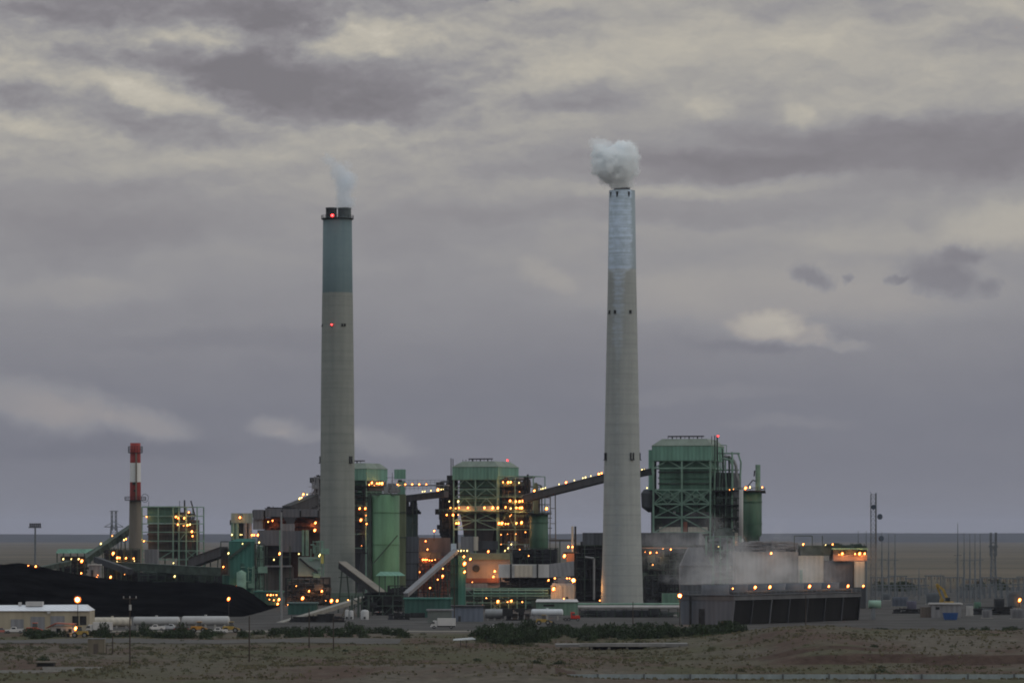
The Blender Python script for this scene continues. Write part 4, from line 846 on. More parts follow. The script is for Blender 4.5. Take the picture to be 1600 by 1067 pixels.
t = bldg('pump_house', 'flat teal pump house behind the long low grey conveyor', 'pump house', 472, 1380, 450, 495, 943, 962, 8, TEALD, roof=mat('blue green roof', (.09, .15, .15), var=.1))
lamps(t, [(518, 938), (527, 938), (544, 937, 'd')], 1, -.8)
t = bldg('duct_base', 'low green wall across the foot of the twin flue chimney', 'wall', 527, 1600, 500, 572, 926, 945, 3, mat('sage block wall', (.10, .14, .115), kind='streak', var=.2))

# dark hopper frame and canopy in front of the green vessel
t = Th('hopper_frame', 'dark open hopper frame with a small green canopy where two conveyors cross', 'hopper frame', 598, 1370)
X, Z = t.X, t.Z
t.part('canopy', MB().hull([(X(587), -2, Z(899)), (X(633), -2, Z(899)), (X(633), 4, Z(899)), (X(587), 4, Z(899))], [(X(594), 0, Z(893)), (X(624), 0, Z(893)), (X(624), 3, Z(893)), (X(594), 3, Z(893))]), GREEN)
frame_grid(t, [X(566), X(582), X(598), X(614), X(630)], [-1.5, 3.5], [0, Z(962), Z(946), Z(930)], .4, GSTEELD, [('f', 0, 0, 'x'), ('f', 2, 1, '/'), ('f', 3, 0, '\\'), ('f', 1, 2, '/')])
for x in (593, 602, 617, 622): t.part('post', MB().bar((X(x), -1, Z(930)), (X(x), -1, Z(899)), .35), GSTEELD)
t.part('bin', MB().hull([(X(604), -1, Z(958)), (X(612), -1, Z(958)), (X(612), 2, Z(958)), (X(604), 2, Z(958))], [(X(592), -1.3, Z(932)), (X(628), -1.3, Z(932)), (X(628), 3, Z(932)), (X(592), 3, Z(932))]), DARK)
t.part('pipework', clutter(X(568), X(632), -1.4, 3, .5, Z(925), 110, (.1, .35), 81, .5), DARK)
t.part('lower_bin', MB().box(X(588), X(628), 0, 3, 0, Z(958)), DARK)
t = Th('conveyor_trestle', 'pair of tall dark trestle legs under the crossing conveyors', 'trestle', 556, 1330)
for x in (550, 560, 576): t.part('leg', MB().bar((t.X(x), 0, 0), (t.X(x), 0, t.Z(930)), .7), GSTEELD)
t.part('brace', MB().bar((t.X(550), 0, 3), (t.X(576), 0, t.Z(935)), .35).bar((t.X(576), .4, 3), (t.X(550), .4, t.Z(935)), .35), GSTEELD)

# teal tower and sheds
t = Th('transfer_tower', 'slim teal tower where the pale grey inclined conveyor ends', 'tower', 715, 1440)
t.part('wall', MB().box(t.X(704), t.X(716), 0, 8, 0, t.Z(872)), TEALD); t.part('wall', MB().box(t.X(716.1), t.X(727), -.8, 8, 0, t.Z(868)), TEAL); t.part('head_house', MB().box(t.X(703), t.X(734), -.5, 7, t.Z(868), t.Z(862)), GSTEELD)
t.part('white_bin', MB().box(t.X(704.5), t.X(713), 0, 3, t.Z(862), t.Z(849)), mat('pale blue metal', (.42, .50, .58), var=.1))
for y in (882, 896, 917): t.part('landing', MB().box(t.X(702), t.X(715), -1, -.02, t.Z(y+1), t.Z(y)), GSTEELD)
t.part('roof', MB().rail([(t.X(714), -.5, t.Z(862)), (t.X(734), -.5, t.Z(862))], 1.1, .1), GSTEELD)
lamps(t, [(716, 860, 'w'), (720.5, 860, 'w'), (725, 860, 'w'), (730, 860, 'w')], 1, -.9); lamps(t, [(725, 869), (735, 873), (726, 880), (726, 893), (692, 888, 'd'), (691.5, 900), (695, 943)], 1, -1.4)
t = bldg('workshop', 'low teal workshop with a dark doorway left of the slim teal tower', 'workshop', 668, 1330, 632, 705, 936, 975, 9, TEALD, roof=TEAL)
t.part('doorway', MB().box(t.X(641), t.X(664), -.15, .05, 0, t.Z(957)), DARK); t.part('window', MB().box(t.X(668), t.X(690), -.1, .05, t.Z(962), t.Z(957)), GREYL)
lamps(t, [(663.5, 968, 'w')], 1, -3)
t = bldg('shed', 'plain blue grey shed beside the grey horizontal tank', 'shed', 730, 1270, 706, 755, 948, 972, 8, BLUEG, roof=DARK2)
t.part('door', MB().box(t.X(716), t.X(720), -.08, .05, 0, t.Z(962)), DARK2)
t = bldg('shed', 'low grey roofed lean-to in front of the blue grey shed', 'shed', 688, 1240, 668, 706, 954, 972, 5, mat('grey green shed', (.13, .15, .145), var=.15), roof=GREYM)
# precipitator blocks behind
t = bldg('precipitator', 'dark blue grey block with panel seams right of the drab duct tower', 'precipitator', 640, 1700, 634.5, 654, 838, 960, 9, mat('slate siding', (.07, .08, .10), kind='panel'))
for y in (862, 880, 905): t.part('seam', MB().box(t.X(634), t.X(654.4), -.2, .1, t.Z(y+1), t.Z(y)), DARK)
t = bldg('precipitator', 'brown grey block glowing orange behind the pale inclined conveyor', 'precipitator', 675, 1790, 650, 703, 840, 920, 10, mat('warm brown siding', (.13, .10, .095), kind='streak', var=.25))
t.part('hopper', MB().box(t.X(654), t.X(690), -2, -.1, t.Z(872), t.Z(862)), BROWN); t.part('pipework', clutter(t.X(652), t.X(702), -3, -.5, 0, t.Z(868), 80, (.12, .4), 82, .5), RUST)
glows(t, [(665, 868), (660, 890)], -5, 800); lamps(t, [(678.5, 829), (665, 845), (668, 858), (661, 874), (664.5, 874), (667.5, 874), (671, 875, 'd'), (675, 875, 'd'), (680, 874, 'd'), (656, 893)], 1, -3.2)
t.part('lamp_mast', MB().tube((t.X(678.5), -3, t.Z(845)), (t.X(678.5), -3, t.Z(830)), .15), DARK)
t = bldg('precipitator', 'mid grey block with a pale end column under the lamp lit boiler house', 'precipitator', 733, 1780, 720, 740, 838, 870, 10, GREYM)
t.part('end_column', MB().box(t.X(740.2), t.X(747), -.6, 9, t.Z(860), t.Z(838)), CREAM); t.part('lower_duct', MB().box(t.X(747.2), t.X(778), 1, 8, t.Z(858), t.Z(845)), DARK2)
t.part('base', MB().box(t.X(721), t.X(746), 1, 9, 0, t.Z(871)), GSTEELD)
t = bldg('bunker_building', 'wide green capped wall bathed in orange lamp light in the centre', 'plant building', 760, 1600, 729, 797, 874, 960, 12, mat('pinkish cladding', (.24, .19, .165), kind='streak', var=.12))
t.part('cap', MB().box(t.X(727), t.X(797), -.6, 12, t.Z(874), t.Z(864)), mat('sage cap siding', (.15, .18, .13), var=.15)); t.part('round_vent', MB().tube((t.X(744), -.7, t.Z(888)), (t.X(744), .1, t.Z(888)), 1.5, n=16), DARK)
t.part('plinth', MB().box(t.X(727), t.X(762), -3, -.05, t.Z(923), t.Z(911)), GREYM); t.part('dark_band', MB().box(t.X(728), t.X(780), -1, -.02, t.Z(910), t.Z(903)), RUST)
lamps(t, [(773, 892), (771, 900.5), (738, 909, 'd')], 1, -1.3); glows(t, [(745, 893), (772, 890)], -5, 1500)
t = Th('flue_duct', 'pale jointed horizontal duct with two dark seams between the orange wall and white house', 'duct', 838, 1560)
X, Z = t.X, t.Z
for a, b, m in ((779, 797, GREYL), (799.5, 838.5, GREYL), (841, 858, GREYL)): t.part('duct_section', MB().tube((X(a), 3, Z(892)), (X(b), 3, Z(892)), 2.7, n=12) if False else MB().hull([(X(a), 0, Z(902)), (X(b), 0, Z(902)), (X(b), 6, Z(902)), (X(a), 6, Z(902))], [(X(a), .8, Z(881.5)), (X(b), .8, Z(881.5)), (X(b), 6, Z(881.5)), (X(a), 6, Z(881.5))]), m)
t.part('lit_panel', MB().box(X(804), X(832), -.2, .9, Z(901), Z(883)), CREAM)
for a in (797, 838.5): t.part('joint', MB().box(X(a)+.01, X(a+2.4), -.3, 6.2, Z(903), Z(881)), DARK)
t.part('duct_section', MB().hull([(X(858.1), 0, Z(902)), (X(897), 0, Z(899)), (X(897), 6, Z(899)), (X(858.1), 6, Z(902))], [(X(858.1), .8, Z(881)), (X(897), .8, Z(876.5)), (X(897), 6, Z(876.5)), (X(858.1), 6, Z(881))]), GREYM)
for i, x in enumerate((782, 797, 812, 827, 840, 853, 868)): t.part('support', MB().bar((X(x), .6, 0), (X(x), .6, Z(902)), .5), DARK)
t.part('pipework', clutter(X(782), X(870), .8, 5, 6, Z(903), 70, (.15, .45), 83, .4), DARK)
rack('long green pipe rack with orange lamps before the orange lit wall', 727, 862, 919, 1470, 6, 3, 10, GSTEEL, 9, 130, [(760, 934, 'd'), (778, 939), (799, 938), (754, 946, 'd'), (816, 940, 'd'), (793, 940, 'd')], cm=GSTEELD)
glows(t, [(782, 938), (798, 937)], -2, 700)
t = Th('pipe_bundle', 'bundle of long green pipes low in front of the central pipe rack', 'pipes', 790, 1440)
for i, (y, r, m) in enumerate(((922, .3, GSTEEL), (927, .35, GREEN), (931, .3, GSTEEL), (936, .3, GSTEELD))): t.part('pipe', MB().tube((t.X(740), i*.7, t.Z(y)), (t.X(856), i*.7, t.Z(y)), r, n=8), m)
for x in (745, 775, 805, 835, 854): t.part('post', MB().bar((t.X(x), 3, 0), (t.X(x), 3, t.Z(920)), .3), GSTEELD)
t = bldg('transformer_house', 'dark brown block among pipes left of the small white house', 'plant building', 845, 1500, 832, 858, 921, 950, 6, mat('olive brown siding', (.14, .115, .05), kind='streak', var=.3))
t = bldg('white_house', 'small cream white block house with an orange lamp on its wall and a bright floodlight', 'plant building', 879, 1440, 861, 897, 914, 940, 8, CREAM)
t.part('parapet', MB().box(t.X(863), t.X(896), .4, 7.6, t.Z(914), t.Z(911)), WHITE); t.part('seam', MB().box(t.X(879), t.X(879.7), -.06, .1, t.Z(938), t.Z(916)), GREYM)
t.part('window', MB().box(t.X(884), t.X(888), -.05, .1, t.Z(936), t.Z(932)), DARK); t.part('roof_pipes', clutter(t.X(862), t.X(896), 1, 6, t.Z(912), t.Z(904), 24, (.1, .25), 84), GREYM)
lamps(t, [(857, 906), (867, 903, 'd'), (886, 903, 'd'), (890, 903, 'd'), (865, 919.5), (881, 935, 'd')], 1, -1); lamp_at(t, t.P(896, 906, 1430), 's', 'floodlight'); glow(t, t.P(897, 904, 1427), 3500); glow(t, t.P(868, 919, 1434), 700)
t.part('floodlight_post', MB().tube((t.X(896)+.4, -7, 0), (t.X(896)+.4, -7, t.Z(908)), .15), STEEL)
t = bldg('low_hall', 'low green hall with a pale roof right in front of the small white house', 'plant building', 870, 1370, 838, 903, 940, 962, 9, mat('sage siding', (.12, .20, .155), kind='panel'))
t.part('roof', MB().hull([(t.X(837), -.6, t.Z(940)), (t.X(904), -.6, t.Z(940)), (t.X(904), 9.6, t.Z(940)), (t.X(837), 9.6, t.Z(940))], [(t.X(839), 3, t.Z(936)), (t.X(902), 3, t.Z(936)), (t.X(902), 6, t.Z(936)), (t.X(839), 6, t.Z(936))]), GREYL)
t.part('window_band', MB().box(t.X(849), t.X(866), -.06, .1, t.Z(947), t.Z(944)), DARK)
t = Th('vent_poles', 'cream pipe and dark pipe standing together left of the silvery chimney', 'pipes', 896, 1600)
t.part('pale_pipe', MB().tube((t.X(894.5), 0, 0), (t.X(894.5), 0, t.Z(822)), .5, n=10), CREAM); t.part('dark_pipe', MB().tube((t.X(899), 0, 0), (t.X(899), 0, t.Z(822)), .4, n=8), DARK)
t.part('lit_shed', MB().box(t.X(885), t.X(897), -2, 2, t.Z(877), t.Z(864)), mat('salmon siding', (.34, .17, .11), var=.1)); t.part('deck', MB().box(t.X(880), t.X(905), -2.2, 3, t.Z(864), t.Z(862)), DARK2); t.part('shed_base', MB().box(t.X(885.5), t.X(896.5), -1, 2, 0, t.Z(877.1)), DARK2)
lamps(t, [(888, 854), (894.5, 854), (882, 868)], 1, -2.8)
t = conveyor('pipe_bridge', 'thin high pipe bridge spanning right of the dark olive silo', 'bridge', (858, 844, 1700), (900, 844, 1700), 1.5, .9, BROWN, (.4, ), (), legw=1.0)

# baghouse behind the silvery chimney
t = Th('baghouse', 'long dark grey baghouse on a forest of dark legs behind the silvery chimney', 'baghouse', 1000, 1650)
X, Z = t.X, t.Z
for i, (a, b) in enumerate(((911, 944), (944.3, 975), (975.3, 1006), (1006.3, 1036), (1036.3, 1068), (1068.3, 1092))): t.part('casing', MB().box(X(a), X(b), 0, 12, Z(851), Z(832)), mat('charcoal siding', (.062, .072, .085), kind='panel'))
t.part('end_slope', MB().hull([(X(1092), 0, Z(851)), (X(1106), 0, Z(851)), (X(1106), 12, Z(851)), (X(1092), 12, Z(851))], [(X(1092), 0, Z(832)), (X(1096), 0, Z(832)), (X(1096), 12, Z(832)), (X(1092), 12, Z(832))]), GREYM)
for i in range(13):
    a = 902+i*15.5; t.part('hopper', MB().hull([(X(a+5), 2, Z(872)), (X(a+9), 2, Z(872)), (X(a+9), 8, Z(872)), (X(a+5), 8, Z(872))], [(X(a+.5), .5, Z(851.5)), (X(a+14), .5, Z(851.5)), (X(a+14), 11, Z(851.5)), (X(a+.5), 11, Z(851.5))]), DARK)
glow(t, Vector((X(921), -80, Z(915))), 5000, 1.5); glow(t, Vector((X(1030), -2, Z(868))), 600)  # first light added to warm the chimney base, without a lamp fitting
frame_grid(t, [X(898+i*15.5) for i in range(13)], [0, 10], [0, Z(925), Z(905), Z(888), Z(870), Z(852)], .45, GSTEELD, [('f', i, k, '/\\x'[(i+k) % 3]) for i in range(12) for k in range(1, 4) if (i*5+k*2) % 4 == 0])
t.part('pipework', clutter(X(899), X(1092), -.3, 4, 1, Z(853), 300, (.12, .42), 85, .62), DARK)
t.part('pipework', clutter(X(1003), X(1090), -.8, 1, 1, Z(856), 90, (.1, .28), 86, .7), GSTEELD)
t.part('back_wall', MB().box(X(897), X(1092), 9, 10.5, 0, Z(853)), DARK); t.part('pale_pipe', MB().pipe([(X(928), -1.4, 1), (X(928), -1.4, Z(872)), (X(914), -1.4, Z(870))], .5, 8), STEEL)
t.part('walkway', MB().box(X(1003), X(1075), -1, .5, Z(856.5), Z(855)), mat('warm deck', (.3, .2, .14), var=.2)); t.part('upper_block', MB().box(X(908), X(944), 13, 18, 6, Z(846)), DARK2)
lamps(t, [(1016, 863), (1026, 863, 'd'), (1036, 857, 'd'), (1048, 858, 'd'), (1020, 882, 'd'), (1008, 862, 'd')], 1, -1.4)
t = bldg('sloped_building', 'grey building with a sloping left shoulder behind the cooling tower end', 'plant building', 1085, 1420, 1063, 1112, 884, 960, 10, mat('dusk grey siding', (.10, .11, .125), kind='panel'))
t.part('upper_storey', MB().hull([(t.X(1063), .2, t.Z(884)), (t.X(1112), .2, t.Z(884)), (t.X(1112), 10, t.Z(884)), (t.X(1063), 10, t.Z(884))], [(t.X(1076), .2, t.Z(855)), (t.X(1098), .2, t.Z(855)), (t.X(1098), 10, t.Z(855)), (t.X(1076), 10, t.Z(855))]), GREY)
t.part('dark_sill', MB().box(t.X(1062), t.X(1114), -.4, .15, t.Z(886), t.Z(883)), DARK2)
t = bldg('switch_room', 'small green box building at the right foot of the silvery chimney', 'plant building', 1048, 1400, 1035, 1061, 927, 947, 6, mat('soft green siding', (.12, .22, .17), kind='panel'))
t = Th('pipeline', 'long pale raised pipeline running past the foot of the silvery chimney', 'pipeline', 980, 1330)
t.part('pipe', MB().tube((t.X(903), 0, t.Z(948)), (t.X(1064), 0, t.Z(948)), .62, n=12), GREYL); t.part('pipe', MB().tube((t.X(903), 1.4, t.Z(943.5)), (t.X(1064), 1.4, t.Z(943.5)), .35, n=8), GSTEEL)
for i in range(12): t.part('post', MB().bar((t.X(905+i*14), .9, 0), (t.X(905+i*14), .9, t.Z(950)), .3), GSTEELD)
t = bldg('perimeter_wall', 'long low dull green block wall under the pale pipeline', 'wall', 980, 1335, 905, 1062, 956, 980, .6, mat('dull green block wall', (.11, .14, .12), kind='streak', var=.2), yo=3)
for x, m, w_ in ((930, BROWN, 9), (941, TEALD, 5), (959, TEAL, 6), (996, DARK, 10), (1044, DARK2, 8), (1053, GREYL, 6)): t.part('door_panel', MB().box(t.X(x), t.X(x+w_), 2.2, 2.98, 0, t.Z(957+(x % 5))), m)
t.part('pipework', clutter(t.X(905), t.X(1060), 1.5, 2.1, .2, t.Z(953), 60, (.08, .2), 87, .3), DARK2)

rack('dark pipe maze under the pale inclined conveyor with orange glow', 652, 704, 880, 1650, 6, 4, 5, DARK, 31, 90, [(684, 905, 'd'), (672, 918, 'd')], cm=RUST)
rack('dark equipment frame under the dark olive silo', 800, 872, 856, 1720, 6, 3, 6, GSTEELD, 32, 110, [(826, 868, 'd'), (812, 858, 'd')], cm=DARK, bk=DARK2)
rack('thin green frame of vertical pipes between the grey building and the silo', 1104, 1158, 838, 1560, 7, 5, 5, GSTEEL, 33, 110, (), cm=GREYM)
rack('low tangle of dark pipes at the foot of the green round vessel', 606, 650, 915, 1500, 6, 4, 4, DARK, 34, 80, [(640, 921, 'd')], cm=DARK)
rack('dark pipework between the silvery chimney foot and the green switch room', 1008, 1064, 900, 1500, 5, 3, 6, DARK, 35, 90, (), cm=DARK2)
rack('green pipe frame behind the tall teal building', 398, 412, 850, 1600, 5, 4, 2, GSTEELD, 36, 40, (), cm=GSTEEL)

# ------------------------------------------------------------------ cooling tower
t = Th('cooling_tower', 'long dark louvred cooling tower with a row of fan stacks, steaming', 'cooling tower', 1146, 1221)
u = Vector((.545, .838, 0)); v = Vector((-.838, .545, 0)); t.o.rotation_euler = (0, 0, math.atan2(u.y, u.x)); t.rot = math.atan2(u.y, u.x); t.M = Matrix.Rotation(-t.rot, 3, 'Z')
LEN, WID, ZT = 86.0, 20.0, 10.6
# local x runs along the tower, local y across it; the louvred face leans outwards towards its top (seen side is -y)
lean = .9
EW = mat('cooling tower end boards', (.10, .115, .14), kind='panel', var=.12)
t.part('end_wall', MB().add([(-.01, lean, 0), (-.01, 0, 7.8), (-.01, WID, 7.8), (-.01, WID-lean, 0), (.35, lean, 0), (.35, 0, 7.8), (.35, WID, 7.8), (.35, WID-lean, 0)], [(0,1,2,3), (4,7,6,5), (0,4,5,1), (1,5,6,2), (2,6,7,3), (3,7,4,0)]), EW)
t.part('end_door', MB().box(-.3, -.02, 10.6, 12.6, 0, 5), DARK)
t.part('core', MB().box(.5, LEN-.5, 1.8, WID-1.8, 0, 7.7), DARK)
LOUV = mat('dark wet louvre boards', (.022, .023, .024), rough=.6, kind='panel', var=.3)
mb = MB()
for i in range(15):
    z = .35+i*.49; y = lean*(1-z/7.8); mb.add([(.4, y+.05, z), (LEN, y+.05, z), (LEN, y+.75, z+.42), (.4, y+.75, z+.42), (.4, y+.05, z+.06), (LEN, y+.05, z+.06), (LEN, y+.75, z+.48), (.4, y+.75, z+.48)], [(0,3,2,1), (4,5,6,7), (0,1,5,4), (2,3,7,6), (1,2,6,5), (3,0,4,7)])
t.part('louvre_bank', mb, LOUV)
for i in range(8):
    x = .2+i*(LEN-.4)/7; t.part('cell_post', MB().bar((x, lean-.1, 0), (x, -.1, 7.8), .45 if i not in (0,) else .6), DARK2 if i not in (2, 0) else GREY)
t.part('fascia', MB().box(-.2, LEN+.2, -.35, WID+.35, 7.82, 9.1), mat('fascia boards', (.10, .105, .115), kind='streak', var=.2)); t.part('deck', MB().box(-.4, LEN+.4, -.6, WID+.6, 9.12, 9.4), DARK2)
t.part('end_wall', MB().add([(LEN+.4, lean, 0), (LEN+.4, 0, 7.8), (LEN+.4, WID, 7.8), (LEN+.4, WID-lean, 0), (LEN+.05, lean, 0), (LEN+.05, 0, 7.8), (LEN+.05, WID, 7.8), (LEN+.05, WID-lean, 0)], [(3,2,1,0), (5,6,7,4), (1,5,4,0), (2,6,5,1), (3,7,6,2), (0,4,7,3)]), mat('pale green end boards', (.22, .32, .27), var=.1))
for i in range(7):
    x = 5.8+i*(LEN-11.6)/6
    t.part('fan_stack', MB().lathe([(4.7, 9.4), (4.35, 10.8), (4.5, 12.6), (4.25, 12.6), (4.1, 10.8), (4.4, 9.42)], 28, x, WID/2), mat('grey fan stack', (.12, .135, .16), kind='streak', var=.15), True)
    t.part('fan_hub', MB().lathe([(4.3, 10.2), (0, 10.3)], 16, x, WID/2), DARK)
t.part('railing', MB().rail([(0, 0, 9.4), (LEN, 0, 9.4)], 1.1, .12, 3).rail([(0, 0, 9.4), (0, WID, 9.4)], 1.1, .12, 3), STEELB)
t.part('header_pipe', MB().tube((2, 2.2, 10.2), (LEN-2, 2.2, 10.2), .55, n=10), DARK2)
t.part('hot_water_riser', MB().tube((-1.4, 15, 0), (-1.4, 15, 9), .4, n=8), DARK)
lamps(t, [(1180, 917), (1203, 916.5), (1265, 915.5), (1295, 915.5), (1325, 915), (1349, 915)], 1, 1); lamps(t, [(1145, 919, 'd')], 1, 1.5)
t = Th('drain_pipe', 'thick pale green pipe elbow beyond the right end of the cooling tower', 'pipe', 1368, 1300)
t.part('pipe', MB().tube((t.X(1359), 4, t.Z(944)), (t.X(1378), 4, t.Z(944)), 1.35, n=16), mat('pale green pipe paint', (.22, .36, .30), var=.1), True)
t.part('saddle', MB().box(t.X(1363), t.X(1369), 3, 5, 0, t.Z(950)), STEELB)

# turbine hall behind the cooling tower
t = Th('turbine_hall', 'pale turbine hall behind the fan stacks with a glowing orange lit deck on its right', 'turbine hall', 1290, 1500)
X, Z = t.X, t.Z
HAZY = mat('pale grey cladding', (.25, .245, .24), kind='panel', var=.12)
t.part('wall', MB().box(X(1150), X(1248), 2, 22, 0, Z(862)), HAZY); t.part('cream_bay', MB().box(X(1248), X(1287), 1, 22, 0, Z(868)), CREAM); t.part('wall', MB().box(X(1287.1), X(1334), 2.5, 22, 0, Z(876)), GREY)
t.part('roof_block', MB().box(X(1252), X(1300), 4, 20, Z(868), Z(852)), GSTEELD); t.part('roof_block', MB().box(X(1150), X(1246), 8, 20, Z(861.9), Z(852)), GREYM)
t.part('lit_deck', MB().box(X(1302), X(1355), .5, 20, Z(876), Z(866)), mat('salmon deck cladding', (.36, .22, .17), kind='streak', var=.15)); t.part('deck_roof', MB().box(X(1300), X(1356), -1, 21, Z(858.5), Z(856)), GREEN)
t.part('deck_wall', MB().box(X(1304), X(1353), 5, 19, Z(866), Z(858.6)), CREAM)
t.part('white_pylon', MB().box(X(1335), X(1350.5), -.5, 18, 0, Z(877)), CREAM); t.part('base_block', MB().box(X(1325), X(1352), -2, -.6, 0, Z(917)), DARK2)
for x in (1242, 1270, 1286): t.part('gantry', MB().bar((X(x), 3, Z(868)), (X(x), 3, Z(837)), .3), GSTEELD)
t.part('gantry', MB().bar((X(1242), 3, Z(837)), (X(1270), 3, Z(837)), .3), GSTEELD); t.part('roof_gear', clutter(X(1152), X(1245), 3, 8, Z(866), Z(846), 60, (.1, .35), 88, .6), GREYM)
t.part('roof_gear', clutter(X(1287), X(1352), 2, 8, Z(857), Z(850), 40, (.1, .3), 89, .4), GSTEELD); t.part('green_pipe', MB().box(X(1250), X(1254), -.2, .9, 0, Z(890)), GSTEEL)
glows(t, [(1316, 866), (1344, 866)], -3, 900); lamps(t, [(1205, 864), (1255, 850), (1290, 851, 'w'), (1301, 850), (1316, 864.5), (1311, 866, 'd'), (1336, 865, 'd'), (1343, 864.5), (1351, 864.5)], 1, -.6)
t = Th('steam_main', 'white vertical pipe curving away at its foot beside the dark green silo', 'pipe', 1158, 1600)
t.part('pipe', MB().pipe([(t.X(1158), 0, t.Z(765)), (t.X(1158), 0, t.Z(842)), (t.X(1160), 0, t.Z(850)), (t.X(1167), 0, t.Z(855)), (t.X(1180), 0, t.Z(857)), (t.X(1180), 6, 0)], .85, 10), GREYL, True)

# ------------------------------------------------------------------ right-hand yard and switchyard
def lattice(mb, x0, x1, y0, y1, z0, z1, w, n, top=1.0):
    cx, cy = (x0+x1)/2, (y0+y1)/2
    def c(i, f): k = 1+(top-1)*f; X_ = (x0, x1, x1, x0)[i]; Y_ = (y0, y0, y1, y1)[i]; return Vector((cx+(X_-cx)*k, cy+(Y_-cy)*k, z0+(z1-z0)*f))
    for i in range(4):
        mb.bar(c(i, 0), c(i, 1), w)
        for k in range(n):
            a, b = k/n, (k+1)/n; j = (i+1) % 4
            mb.bar(c(i, a), c(j, b), w*.6); mb.bar(c(i, b), c(j, b), w*.6)
    return mb
t = Th('radio_mast', 'grey lattice radio mast carrying three dish antennas', 'radio mast', 1364, 1500)
t.part('lattice', lattice(MB(), t.X(1361), t.X(1368.5), 0, 1.9, 0, t.Z(772), .2, 26), STEELB); t.part('pole', MB().tube((t.X(1368.8), 0, 0), (t.X(1368.8), 0, t.Z(770)), .28), STEELB)
t.part('antenna', MB().tube((t.X(1362), 0, t.Z(772)), (t.X(1359.5), 0, t.Z(768)), .08), DARK)
for px, py, r in ((1364.5, 792, .95), (1373, 807, 1.1), (1375, 841, 1.1)):
    o = t.part('dish', MB().lathe([(0, 0), (r*.5, .08), (r, .35), (r, .95), (0, .95)], 18), mat('blue grey dish', (.05, .07, .10), var=.1)); o.location = (t.X(px), -.6, t.Z(py)); o.rotation_euler = (R(90), 0, R(35 if px > 1370 else 0))
masts = [(1341, 1620, 829), (1353.5, 1620, 829), (1378, 1660, 831), (1388.5, 1680, 833), (1398.5, 1700, 834), (1496.5, 1600, 817), (1506.5, 1640, 832), (1515.5, 1660, 833), (1523.5, 1680, 833), (1531.5, 1700, 833), (1436, 1700, 888), (1470, 1900, 895)]
lbl = ['leftmost of the lightning masts, above the orange lit deck', 'second lightning mast from the left, above the white pylon', 'thin mast just right of the lattice radio mast', 'second thin mast right of the lattice radio mast', 'third and last thin mast right of the radio mast',
  'tallest dark mast at the left end of the right-hand row', 'shorter mast beside the tallest dark mast', 'middle mast of the right-hand row of five', 'fourth mast of the right-hand row of five', 'last mast of the right-hand row of five', 'short lone dark pole above the blue grey yard blocks', 'faint short pole behind the yellow excavator']
for (px, D, y), lb in zip(masts, lbl):
    t = Th('lightning_mast', lb, 'mast', px, D, group='masts in and around the switchyard'); zt = t.Z(y)
    t.part('pole', MB().tube((0, 0, 0), (0, 0, zt*.72), .42, .3, 6).tube((0, 0, zt*.72), (0, 0, zt), .2, .1, 6), STEELB)
    if y < 880: t.part('stay_arm', MB().bar((-1.6, 0, zt*.6), (1.6, 0, zt*.6), .25).bar((-1.1, 0, zt*.5), (0, 0, zt*.6), .18), STEELB)
for i, (px, D, y) in enumerate(((1552, 1950, 832), (178, 2600, 798))):
    t = Th('transmission_tower', ['lattice transmission tower at the far right end of the switchyard', 'faint lattice transmission tower beyond the coal conveyor'][i], 'pylon', px, D); zt = t.Z(y); a = 4.2 if i else 1.6
    mb = lattice(MB(), -a, a, -a, a, 0, zt*.78, .5, 8, .45); lattice(mb, -a*.45, -a*.2, -.4, .4, zt*.7, zt, .4, 5) if i else lattice(mb, -a, -a*.6, -.5, .5, zt*.6, zt, .4, 5); 
    lattice(mb, a*.2, a*.45, -.4, .4, zt*.7, zt, .4, 5) if i else lattice(mb, a*.6, a, -.5, .5, zt*.6, zt, .4, 5)
    t.part('lattice', mb, STEELB); q = 6.5 if i else 2.4
    t.part('crossarm', MB().bar((-q, 0, zt*.76), (q, 0, zt*.76), .45).bar((-q, 0, zt*.76), (0, 0, zt*.84), .35).bar((q, 0, zt*.76), (0, 0, zt*.84), .35), STEELB)
    if i: t.part('crossarm', MB().bar((-q*.45, 0, zt), (q*.45, 0, zt), .4), STEELB)
g = random.Random(12)
lay = [(1375, 1900), (1402, 1960), (1430, 1860), (1460, 1980), (1490, 1900), (1520, 1830), (1548, 1900), (1578, 1860), (1604, 1930)]
for i, (px, D) in enumerate(lay):
    t = Th('switchyard_gantry', ['grey switchyard gantry just right of the radio mast, leftmost in the row', 'switchyard gantry second from the left, behind the blue grey block', 'switchyard gantry behind the short lone pole', 'faint far gantry behind the yellow excavator boom', 'switchyard gantry left of the tallest dark mast', 'switchyard gantry below the right-hand row of masts', 'switchyard gantry at the foot of the far right pylon', 'switchyard gantry above the orange lamp at the right', 'gantry cut by the right picture edge'][i], 'gantry', px, D, group='steel gantries across the switchyard')
    hgt = 7.6
    for x in (-4.4, -1.5, 1.5, 4.4): t.part('post', lattice(MB(), x-.25, x+.25, -.25, .25, 0, hgt, .14, 4), STEELB)
    t.part('beam', MB().bar((-5.2, 0, hgt), (5.2, 0, hgt), .5), STEELB)
    mb = MB()
    for x in (-3, -2.2, 0, 2.2, 3): mb.tube((x, 0, hgt), (x, 0, hgt-2.0), .16)
    t.part('insulator', mb, mat('brown insulator', (.10, .06, .05), rough=.3))
